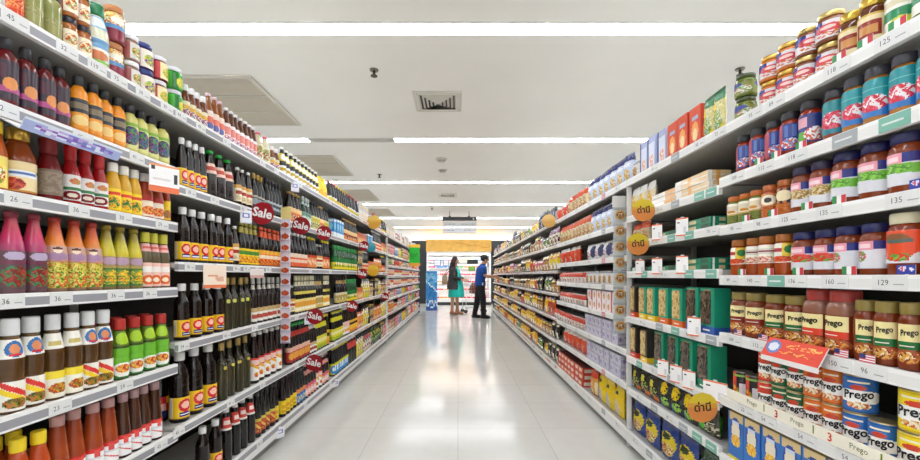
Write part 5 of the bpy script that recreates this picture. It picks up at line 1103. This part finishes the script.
# striped strip and pink card at the Prego jar rail
# red promotion box with sloping top in front of the jars
o = empty('shelf_promotion_card', (FR - .042, 1.30, .835), -PI / 2)
tag(o, 'sloping red promotion card jutting over the stacked sauce cans', 'card')
mb = MB(); des = [('f', '#de3f24'), ('e', .16, .55, .13, .36, '#5a7ab8'), ('e', .16, .55, .09, .22, '#d8dce8'), ('ne', .65, .72, .3, .14, ['#de3f24', '#f0b45a', '#e0562a']), ('ne', .6, .35, .3, .1, ['#de3f24', '#f0a44a', '#c8301c'])]
mb2 = MB(); grid_box(mb2, .225, .003, .066, des, [('f', '#eee')], [('f', '#eee')], 'card', 40, 22); mb2.xform(Matrix.Rotation(-.5, 4, 'X')); link('printed_top', mb2.mesh('printed_top'), o)
mb = MB(); mb.box(-.112, .112, -.0005, .0015, -.016, .001, '#ece8e4', 'card'); link('front_fold', mb.mesh('front_fold'), o)
# promotion strip on the can shelf
o = empty('shelf_promotion_strip', (FR - .008, .742, .6205), -PI / 2)
tag(o, 'cream promotion strip with red and green figures along the can shelf', 'promotion strip')
mb = MB(); mb.box(-.90, 0, -.001, .001, 0, .038, '#efead8', 'card'); mb.xform(Matrix.Translation((0, 0, 0))); bd = link('strip', mb.mesh('strip'), o)
mb = MB()
for i in range(4):
    xx = -.1 - i * .2
    text_flat(mb, 'Prego', .022, '#6a6a3c', x=xx - .06, z=.02, y=-.002)
    text_flat(mb, '1', .034, '#7a8a1c', x=xx, z=.019, y=-.002, bold=.02); text_flat(mb, '3', .034, '#d8402c', x=xx + .055, z=.017, y=-.002, bold=.02)
link('lettering', mb.mesh('lettering'), bd)

# ---------------------------------------------------------------- hanging clip strips
def clip_strip(side, px, z_top, z_bot, n, w, name, label, pack, fly):
    y = FPX * (EDGE[side] - .03) / abs(px - CX); s = -1 if side == 'left' else 1
    o = empty('clip_strip', (s * (EDGE[side] - .028), y, 0)); tag(o, label, 'clip strip')
    mb = MB(); mb.box(-.012, .012, .004, .0055, z_bot, z_top, '#e4e2e4', 'plastic'); link('strip', mb.mesh('strip'), o)
    mb = MB(); mb.box(-w * .5, w * .5, .003, .0065, z_top, z_top + .075, fly, 'card'); link('header_card', mb.mesh('header_card'), o)
    mb = MB(); mb.box(min(0, s * .026), max(0, s * .026), .004, .006, z_top + .03, z_top + .045, '#d0d0d4', 'plastic'); link('hook', mb.mesh('hook'), o)
    ph = (z_top - z_bot) / n
    V[pack]['h'] = ph * .97
    for i in range(n):
        c = place(pack, (s * (EDGE[side] - .028), y - V[pack]['d'] / 2 + .001, z_top - ph * (i + 1)), 0, 0, f"{V[pack]['look']}, {nth(i + 1)} down the hanging strip on the {side}", f'packets on the hanging strip, {side}')
SP1 = [('f', '#efe6ee'), ('b', .9, 1, '#d8c8d4'), ('ne', .5, .45, .4, .24, ['#e0562c', '#d83a24', '#e8863a', '#c8402c']), ('r', .1, .9, .04, .12, '#c9b8cc')]
kind('stripA', 'seasoning_sachet', 'sachet', 'white sachet with orange-red picture', 'bag', .066, .09, d=.012, front=SP1, seal='#e6dce6')
clip_strip('left', 286, 1.475, .66, 11, .066, 'x', 'clear clip strip of white and orange sachets, left third bay', 'stripA', '#efd98a')
SP2 = [('f', '#c8ccc8'), ('e', .5, .5, .4, .32, '#d8a45a'), ('e', .5, .5, .28, .2, '#8a5a34'), ('ne', .5, .5, .2, .14, ['#e9d0a0', '#8a5a34', '#b07a3a']), ('b', .85, 1, '#aab0ae')]
kind('stripB', 'snack_sachet', 'sachet', 'silver sachet with round golden picture', 'bag', .085, .11, d=.02, front=SP2, seal='#b8bcba')
clip_strip('right', 619, 1.545, .73, 8, .085, 'x', 'clear clip strip of silver sachets beside the white side panel', 'stripB', '#dcdcd8')
# ---------------------------------------------------------------- people
def skin_mesh(name, pts, edges, root, sub=2, mat='skin', col='#c99a7c'):
    me = bpy.data.meshes.new(name); me.from_pydata([p[:3] for p in pts], edges, [])
    ob = bpy.data.objects.new(name, me); COL.objects.link(ob)
    md = ob.modifiers.new('s', 'SKIN'); md.use_smooth_shade = True
    for i, p in enumerate(pts):
        sv = me.skin_vertices[0].data[i]
        r = p[3]; sv.radius = (r, p[4] if len(p) > 4 else r)
        sv.use_root = (i == root)
    ss = ob.modifiers.new('u', 'SUBSURF'); ss.levels = sub; ss.render_levels = sub
    dg = bpy.context.evaluated_depsgraph_get(); dg.update()
    ev = ob.evaluated_get(dg); m2 = bpy.data.meshes.new_from_object(ev)
    bpy.data.objects.remove(ob)
    m2.name = name
    for p in m2.polygons: p.use_smooth = True
    m2.materials.clear(); m2.materials.append(M[mat])
    ca = m2.color_attributes.new('Col', 'FLOAT_COLOR', 'CORNER'); c = lin(col)
    ca.data.foreach_set('color', [c[0], c[1], c[2], 1.0] * len(m2.loops))
    return m2

def build_skeleton(J, hands):
    """J: named joints (x, y, z, radius[, radius2]); hands: for each side the direction the fingers point and the palm normal side"""
    pts, idx, edges = [], {}, []
    def add(n, p): idx[n] = len(pts); pts.append(p); return idx[n]
    for n, p in J.items(): add(n, p)
    def chain(*ns):
        for a, b in zip(ns, ns[1:]): edges.append((idx[a], idx[b]))
    chain('pelvis', 'waist', 'chest', 'neckbase', 'neck', 'chin', 'face', 'crown')
    edges.append((idx['face'], add('nose', J_nose(J))))
    for s in 'rl':
        chain('chest', 'sh' + s, 'el' + s, 'wr' + s)
        chain('pelvis', 'hip' + s, 'kn' + s, 'an' + s, 'toe' + s)
        edges.append((idx['an' + s], add('heel' + s, (J['an' + s][0] - .05 * (1 if J['toe' + s][0] > J['an' + s][0] else -1), J['an' + s][1], .035, .03))))
        d = Vector(hands[s][0]).normalized(); n = Vector(hands[s][1]).normalized(); w = Vector(J['wr' + s][:3])
        pal = w + d * .055; add('palm' + s, (*pal, .026, .034)); edges.append((idx['wr' + s], idx['palm' + s]))
        side = d.cross(n).normalized()
        for f, (off, ln, r) in enumerate(((-.03, .07, .0085), (-.01, .08, .009), (.01, .075, .0085), (.03, .058, .008))):
            k = pal + side * off + d * .03; add(f'k{s}{f}', (*k, .011)); edges.append((idx['palm' + s], idx[f'k{s}{f}']))
            m_ = k + d * ln * .5 + n * .012; add(f'm{s}{f}', (*m_, r)); edges.append((idx[f'k{s}{f}'], idx[f'm{s}{f}']))
            t = m_ + d * ln * .4 + n * .03; add(f't{s}{f}', (*t, r * .85)); edges.append((idx[f'm{s}{f}'], idx[f't{s}{f}']))
        th = pal - side * .035 - d * .01 + n * .012; add('th' + s, (*th, .011)); edges.append((idx['palm' + s], idx['th' + s]))
        tt = th - side * .012 + d * .04 + n * .015; add('tt' + s, (*tt, .009)); edges.append((idx['th' + s], idx['tt' + s]))
    return pts, edges, idx
def J_nose(J):
    f = J['face']; c = J['chin']; return (f[0] + NOSE[0], f[1] + NOSE[1], f[2] + NOSE[2], .014)

def loft(mb, rings, col, mat='cloth', N=24, cap=True):
    """rings: (x, y, z, rx, ry, tilt about y)"""
    b = len(mb.v)
    for r in rings:
        x, y, z, rx, ry = r[:5]; t = r[5] if len(r) > 5 else 0
        for i in range(N):
            a = 2 * PI * i / N
            px, py = rx * math.cos(a), ry * math.sin(a)
            w = r[6] * math.sin(a * 7) if len(r) > 6 else 0
            px *= 1 + w; py *= 1 + w
            mb.v.append((x + px * math.cos(t), y + py, z - px * math.sin(t)))
    for j in range(len(rings) - 1):
        for i in range(N):
            i2 = (i + 1) % N
            mb.face((b + j * N + i, b + j * N + i2, b + (j + 1) * N + i2, b + (j + 1) * N + i), col, mat, True)
    if cap:
        mb.face([b + i for i in range(N)][::-1], col, mat); mb.face([b + (len(rings) - 1) * N + i for i in range(N)], col, mat)
    return mb

def tube(mb, pts, col, mat='cloth', N=16, cap=True):
    """pts: (x, y, z, r) along a limb"""
    b = len(mb.v); P3 = [Vector(p[:3]) for p in pts]
    up = Vector((0, 1, 0))
    for j, p in enumerate(P3):
        d = (P3[min(j + 1, len(P3) - 1)] - P3[max(j - 1, 0)]).normalized()
        u = up - d * up.dot(d)
        if u.length < 1e-3: u = Vector((1, 0, 0))
        u.normalize(); w = d.cross(u)
        for i in range(N):
            a = 2 * PI * i / N
            q = p + (u * math.cos(a) + w * math.sin(a)) * pts[j][3]
            mb.v.append(tuple(q))
    for j in range(len(pts) - 1):
        for i in range(N):
            i2 = (i + 1) % N
            mb.face((b + j * N + i, b + j * N + i2, b + (j + 1) * N + i2, b + (j + 1) * N + i), col, mat, True)
    if cap:
        mb.face([b + i for i in range(N)][::-1], col, mat); mb.face([b + (len(pts) - 1) * N + i for i in range(N)], col, mat)
    return mb

def ellipsoid(mb, c, r, col, mat, nu=18, nv=12, rot=None, cut=None):
    b = len(mb.v); R3 = rot or Matrix.Identity(3)
    for j in range(nv + 1):
        th = PI * j / nv
        for i in range(nu):
            a = 2 * PI * i / nu
            q = R3 @ Vector((r[0] * math.sin(th) * math.cos(a), r[1] * math.sin(th) * math.sin(a), r[2] * math.cos(th)))
            mb.v.append((c[0] + q.x, c[1] + q.y, c[2] + q.z))
    for j in range(nv):
        for i in range(nu):
            i2 = (i + 1) % nu
            f = (b + j * nu + i, b + (j + 1) * nu + i, b + (j + 1) * nu + i2, b + j * nu + i2)
            if cut and all(cut(mb.v[k]) for k in f): continue
            mb.face(f, col, mat, True)
    return mb

# man in the blue polo shirt, facing the right-hand shelves
NOSE = (.098, -.0, -.03)
Jm = dict(pelvis=(0, 0, .88, .125, .13), waist=(0, 0, 1.0, .115, .135), chest=(.03, 0, 1.2, .12, .155), neckbase=(.06, 0, 1.36, .07, .075), neck=(.085, 0, 1.42, .052), chin=(.125, 0, 1.47, .062, .065), face=(.135, 0, 1.53, .085, .075), crown=(.12, 0, 1.585, .075, .07),
          shr=(.035, -.165, 1.325, .058), elr=(.09, -.2, 1.1, .042), wrr=(.34, -.14, 1.1, .028), shl=(.045, .165, 1.325, .058), ell=(.13, .2, 1.11, .042), wrl=(.37, .12, 1.06, .028),
          hipr=(.0, -.085, .84, .095), knr=(.06, -.09, .47, .062), anr=(.07, -.09, .085, .04), toer=(.2, -.1, .035, .035), hipl=(-.0, .085, .84, .095), knl=(-.06, .09, .47, .062), anl=(-.13, .09, .085, .04), toel=(.0, .1, .035, .035))
pts, ed, ix = build_skeleton(Jm, {'r': ((1, .25, .05), (0, .3, -1)), 'l': ((1, -.1, .1), (0, -.3, -1))})
mx, my = .575, 10.75
o = empty('person', (mx, my, 0), .12); tag(o, 'person in blue polo shirt and black trousers reaching to the right shelf', 'person')
link('body', skin_mesh('body', pts, ed, ix['pelvis'], col='#c8977a'), o)
BL = '#14499c'
mb = MB(); loft(mb, [(0, 0, .83, .135, .16), (0, 0, .9, .14, .165), (0, 0, 1.0, .135, .158), (.015, 0, 1.1, .138, .17), (.03, 0, 1.2, .142, .185), (.035, 0, 1.29, .13, .2), (.045, 0, 1.35, .1, .17), (.06, 0, 1.39, .072, .09)], BL)
sh = link('polo_shirt', mb.mesh('polo_shirt'), o)
for s in (-1, 1):
    k = 'r' if s < 0 else 'l'; a, e = Vector(Jm['sh' + k][:3]), Vector(Jm['el' + k][:3])
    mb = MB(); tube(mb, [(*(a + Vector((0, -s * .03, .015))), .072), (*(a + (e - a) * .25), .072), (*(a + (e - a) * .55), .068), (*(a + (e - a) * .8), .066)], BL); link('sleeve', mb.mesh('sleeve'), sh)
mb = MB(); loft(mb, [(.062, 0, 1.375, .08, .095), (.075, 0, 1.41, .07, .075)], '#103a80', cap=False); link('collar', mb.mesh('collar'), sh)
mb = MB(); mb.box(.02, .05, -.172, -.168, .86, .93, '#dfe6ee', 'print'); link('paper_tag', mb.mesh('paper_tag'), sh)
mb = MB(); loft(mb, [(0, 0, .76, .13, .168), (0, 0, .86, .128, .158), (0, 0, .93, .125, .152)], '#17171b')
for k, s in (('r', -1), ('l', 1)):
    h, kn, an = Jm['hip' + k], Jm['kn' + k], Jm['an' + k]
    tube(mb, [(h[0], h[1], .86, .105), (h[0], h[1], .76, .108), (*((Vector(h[:3]) + Vector(kn[:3])) / 2), .092), (*kn[:3], .078), (*((Vector(kn[:3]) * .5 + Vector(an[:3]) * .5)), .07), (an[0], an[1], .13, .064), (an[0] + .01, an[1], .055, .068)], '#17171b')
link('trousers', mb.mesh('trousers'), o)
for k in 'rl':
    an, to = Jm['an' + k], Jm['toe' + k]
    mb = MB(); tube(mb, [(an[0] - .085, an[1], .05, .028), (an[0] - .06, an[1], .055, .05), (an[0], an[1], .06, .056), (an[0] + .08, (an[1] + to[1]) / 2, .05, .05), (to[0] + .01, to[1], .042, .044), (to[0] + .05, to[1], .035, .022)], '#121214', 'plastic')
    mb.v = [(x, y, max(z, .004)) for x, y, z in mb.v]; link('shoe', mb.mesh('shoe'), o)
rt = Matrix.Rotation(.45, 3, 'Y')
mb = MB(); ellipsoid(mb, (.105, 0, 1.565), (.108, .1, .098), '#15110f', 'hair', rot=rt, cut=lambda p: p[0] > .165 and p[2] < 1.6 or p[2] < 1.475 or p[0] > .13 and p[2] < 1.54)
for i in range(26):
    a = random.uniform(0, 2 * PI); t = random.uniform(0, .7); c = Vector((.11 + .085 * math.cos(a) * t, .085 * math.sin(a) * t, 1.645 - .05 * t * t))
    tube(mb, [(*c, .012), (c.x + .02, c.y, c.z + .012, .009), (c.x + .045, c.y + .005 * math.sin(a), c.z + .006, .003)], '#15110f', 'hair', N=6)
link('hair', mb.mesh('hair'), o)
for s in (-1, 1):
    mb = MB(); ellipsoid(mb, (.208, s * .032, 1.525), (.008, .011, .007), '#1b1512', 'hair', 8, 6); link('eye', mb.mesh('eye'), o)
    mb = MB(); ellipsoid(mb, (.12, s * .083, 1.515), (.02, .012, .032), '#bf8d70', 'skin', 10, 8); link('ear', mb.mesh('ear'), o)
mb = MB(); ellipsoid(mb, (.195, 0, 1.462), (.012, .024, .006), '#9c5a50', 'skin', 10, 6); link('mouth', mb.mesh('mouth'), o)

# woman in the turquoise dress
NOSE = (.09, -.03, -.012)
Jw = dict(pelvis=(0, 0, .86, .12, .135), waist=(.01, 0, .99, .1, .125), chest=(.02, 0, 1.19, .105, .145), neckbase=(.01, 0, 1.35, .06, .065), neck=(.02, 0, 1.41, .045), chin=(.045, -.01, 1.47, .056, .06), face=(.05, -.012, 1.54, .08, .075), crown=(.035, -.01, 1.6, .072, .07),
          shr=(.0, -.15, 1.31, .05), elr=(.05, -.2, 1.06, .038), wrr=(.27, -.13, .99, .026), shl=(.01, .15, 1.31, .05), ell=(.06, .19, 1.06, .038), wrl=(.28, .11, .99, .026),
          hipr=(-.02, -.085, .82, .095), knr=(-.03, -.09, .46, .06), anr=(-.05, -.085, .08, .038), toer=(.09, -.11, .03, .032), hipl=(.02, .085, .82, .095), knl=(.05, .085, .46, .06), anl=(.06, .085, .08, .038), toel=(.2, .07, .03, .032))
pts, ed, ix = build_skeleton(Jw, {'r': ((1, .2, -.05), (0, .3, -1)), 'l': ((1, -.1, -.05), (0, -.3, -1))})
wx, wy = -.10, 11.9
o = empty('person', (wx, wy, 0), -.28); tag(o, 'person with long dark hair in turquoise dress and dark grey cardigan', 'person')
link('body', skin_mesh('body', pts, ed, ix['pelvis'], col='#c9987c'), o)
TQ = '#27d3c6'
mb = MB(); loft(mb, [(.05, 0, .5, .235, .215, 0, .025), (.05, 0, .6, .23, .21, 0, .02), (.05, 0, .75, .215, .2, 0, .012), (.05, 0, .9, .19, .185), (.045, 0, 1.0, .165, .17), (.035, 0, 1.12, .148, .165), (.03, 0, 1.22, .135, .165), (.015, 0, 1.3, .1, .14), (.01, 0, 1.355, .072, .08)], TQ)
link('dress', mb.mesh('dress'), o)
CG = '#3a3b3a'
mb = MB(); N = 30; rings = [(.0, .72, .225, .235), (.0, .8, .222, .235), (.0, .9, .205, .222), (.0, 1.0, .18, .205), (.0, 1.1, .168, .2), (.005, 1.2, .155, .195), (.0, 1.29, .125, .185), (.0, 1.345, .09, .12), (.0, 1.375, .07, .075)]
b0 = len(mb.v)
for (x, z, rx, ry) in rings:
    for i in range(N + 1):
        a = .62 + (2 * PI - 1.24) * i / N           # open down the front
        mb.v.append((x + rx * math.cos(a), ry * math.sin(a), z))
for (x, z, rx, ry) in rings:
    for i in range(N + 1):
        a = .62 + (2 * PI - 1.24) * i / N
        mb.v.append((x + (rx - .008) * math.cos(a), (ry - .008) * math.sin(a), z))
m = N + 1; off = m * len(rings)
for j in range(len(rings) - 1):
    for i in range(N):
        q = (b0 + j * m + i, b0 + j * m + i + 1, b0 + (j + 1) * m + i + 1, b0 + (j + 1) * m + i)
        mb.face(q, CG, 'cloth', True); mb.face([k + off for k in q[::-1]], CG, 'cloth', True)
    for e in (0, N):
        mb.face((b0 + j * m + e, b0 + (j + 1) * m + e, b0 + off + (j + 1) * m + e, b0 + off + j * m + e), CG, 'cloth')
for i in range(N): mb.face((b0 + i, b0 + i + 1, b0 + off + i + 1, b0 + off + i), CG, 'cloth')
cg = link('cardigan', mb.mesh('cardigan'), o)
for k, s in (('r', -1), ('l', 1)):
    a, e, w = (Vector(Jw[n + k][:3]) for n in ('sh', 'el', 'wr'))
    mb = MB(); tube(mb, [(*(a + Vector((0, -s * .03, .015))), .066), (*(a + (e - a) * .3), .066), (*(a + (e - a) * .7), .058), (*e, .056), (*(e + (w - e) * .5), .05), (*(e + (w - e) * .82), .046)], CG); link('sleeve', mb.mesh('sleeve'), cg)
mb = MB(); ellipsoid(mb, (.015, -.008, 1.565), (.098, .1, .1), '#2b1d18', 'hair', cut=lambda p: p[0] > .065 and p[2] < 1.61)
loft(mb, [(-.085, .01, 1.08, .03, .08), (-.1, .01, 1.18, .06, .12), (-.085, .005, 1.3, .075, .135), (-.06, 0, 1.42, .075, .12), (-.03, -.005, 1.52, .075, .1), (-.01, -.008, 1.58, .08, .098)], '#2b1d18', 'hair')
for s in (-1, 1): tube(mb, [(.03, s * .085 - .008, 1.58, .03), (.02, s * .095, 1.48, .035), (.03, s * .11, 1.36, .035), (.05, s * .105, 1.24, .022), (.055, s * .1, 1.18, .008)], '#2b1d18', 'hair', N=10)
link('hair', mb.mesh('hair'), o)
for y in (-.052, .022):
    mb = MB(); ellipsoid(mb, (.125, y - .004, 1.545), (.008, .012, .007), '#1b1512', 'hair', 8, 6); link('eye', mb.mesh('eye'), o)
mb = MB(); ellipsoid(mb, (.115, -.02, 1.478), (.012, .024, .007), '#b05a58', 'skin', 10, 6); link('mouth', mb.mesh('mouth'), o)
for k in 'rl':
    an, to = Jw['an' + k], Jw['toe' + k]
    mb = MB(); tube(mb, [(an[0] - .07, an[1], .04, .026), (an[0] - .03, an[1], .045, .045), (an[0] + .05, (an[1] + to[1]) / 2, .04, .045), (to[0], to[1], .035, .042), (to[0] + .05, to[1], .03, .02)], '#a8745a', 'plastic')
    mb.v = [(x, y, max(z, .004)) for x, y, z in mb.v]; link('shoe', mb.mesh('shoe'), o)
# her shoulder bag
o = empty('shoulder_bag', (wx - .285, wy + .02, .86), .2); tag(o, 'beige shoulder bag hanging behind the person in the turquoise dress', 'bag')
mb = MB(); loft(mb, [(0, 0, 0, .06, .09), (0, 0, .02, .075, .11), (0, 0, .16, .08, .115), (0, 0, .26, .06, .09), (0, 0, .275, .05, .07)], '#b9a48a', 'cloth'); link('pouch', mb.mesh('pouch'), o)
mb = MB(); tube(mb, [(0, -.09, .25, .012), (.02, -.1, .36, .012), (.1, -.09, .45, .012), (.2, -.06, .53, .012), (.24, -.04, .5, .012), (.14, -.02, .4, .012), (.03, -.05, .27, .012)], '#8a765c', 'cloth', N=8); link('strap', mb.mesh('strap'), o)

# shopping trolley between the two
tx, ty = .5, 12.5
o = empty('shopping_trolley', (tx, ty, 0), .25); tag(o, 'wire shopping trolley with a brown bag, between the two shoppers', 'trolley')
mb = MB()
def bar(mb, a, b, r, col='#c9ccd0', mat='metal'): tube(mb, [(*a, r), (*b, r)], col, mat, N=6)
L_, W0, W1, zb, zt = .62, .19, .24, .5, .92
for i in range(13):
    t = i / 12; x = -L_ / 2 + L_ * t; ww0 = W0 * (1 - .2 * t); ww1 = W1 * (1 - .2 * t); bz = zb + .06 * t
    for s in (-1, 1): bar(mb, (x, s * ww0, bz), (x, s * ww1, zt - .04 * t), .003)
    bar(mb, (x, -ww0, bz), (x, ww0, bz), .003)
for q in range(6):
    t = q / 5
    for s in (-1, 1):
        za, zb2 = zb + (zt - zb) * t, zb + .06 + (zt - .04 - zb - .06) * t
        bar(mb, (-L_ / 2, s * (W0 + (W1 - W0) * t), za), (L_ / 2, s * (W0 + (W1 - W0) * t) * .8, zb2), .003 if q < 5 else .007)
    for e, z0, z1, sc in ((L_ / 2, zb + .06, zt - .04, .8), (-L_ / 2, zb, zt, 1)):
        z = z0 + (z1 - z0) * t; ww = (W0 + (W1 - W0) * t) * sc; bar(mb, (e, -ww, z), (e, ww, z), .003 if q < 5 else .007)
link('wire_mesh_basket', mb.mesh('wire_mesh_basket'), o)
mb = MB(); bar(mb, (-L_ / 2 - .09, -W1, zt + .06), (-L_ / 2 - .09, W1, zt + .06), .015, '#b8302c', 'plastic'); hd = link('handle', mb.mesh('handle'), o)
mb = MB()
for s in (-1, 1): bar(mb, (-L_ / 2 - .09, s * W1, zt + .06), (-L_ / 2, s * W1, zt), .008)
link('handle_bracket', mb.mesh('handle_bracket'), hd)
mb = MB()
for s in (-1, 1):
    bar(mb, (-L_ / 2, s * W0, zb), (-L_ / 2 - .02, s * .2, .14), .01); bar(mb, (-L_ / 2 - .02, s * .2, .14), (L_ / 2, s * .16, .14), .01); bar(mb, (-.05, s * .18, zb), (L_ / 2 - .1, s * .17, .14), .01)
link('frame', mb.mesh('frame'), o)
for x, w in ((-L_ / 2 - .02, .2), (L_ / 2 - .03, .16)):
    for s in (-1, 1):
        mb = MB(); lathe(mb, [(.05, -.014), (.056, -.008), (.056, .008), (.05, .014)], 16, '#2b2b2e', 'plastic'); mb.xform(Matrix.Translation((x, s * w, .057)) @ Matrix.Rotation(PI / 2, 4, 'X')); wl = link('wheel', mb.mesh('wheel'), o)
        mb = MB(); bar(mb, (x, s * w - .02, .057), (x, s * w - .02, .14), .007); link('fork', mb.mesh('fork'), wl)
o = empty('shopping_bag', (tx + .02, ty, .575), .25); tag(o, 'brown and red bag lying in the trolley', 'bag')
mb = MB(); loft(mb, [(0, 0, 0, .16, .11), (0, 0, .03, .19, .13), (0, 0, .2, .18, .13), (.02, 0, .3, .14, .1), (.02, 0, .33, .12, .06)], '#8a5a44', 'cloth'); link('sack', mb.mesh('sack'), o)
mb = MB(); mb.box(-.1, .12, -.14, -.132, .06, .2, '#b8342f', 'print'); link('red_panel', mb.mesh('red_panel'), o)

# ---------------------------------------------------------------- camera, world, exposure
cd = bpy.data.cameras.new('camera'); cam = bpy.data.objects.new('camera', cd); COL.objects.link(cam)
cam.location = (0, 0, CAMH); cam.rotation_euler = (PI / 2, 0, 0)
cd.sensor_width = 36; cd.lens = 36 * FPX / 920
cd.shift_x = (460 - CX) / 920; cd.shift_y = (CY - 230) / 920
cd.clip_start = .05; cd.clip_end = 60
scene.camera = cam
w = bpy.data.worlds.new('world'); scene.world = w; w.use_nodes = True
w.node_tree.nodes['Background'].inputs['Color'].default_value = (.9, .92, 1, 1); w.node_tree.nodes['Background'].inputs['Strength'].default_value = .3
vs = scene.view_settings
vs.view_transform = 'Standard'; vs.look = 'None'; vs.gamma = 1; vs.use_curve_mapping = False
vs.exposure = 1.3
scene.cycles.use_denoising = True
scene.cycles.max_bounces = 10; scene.cycles.diffuse_bounces = 6
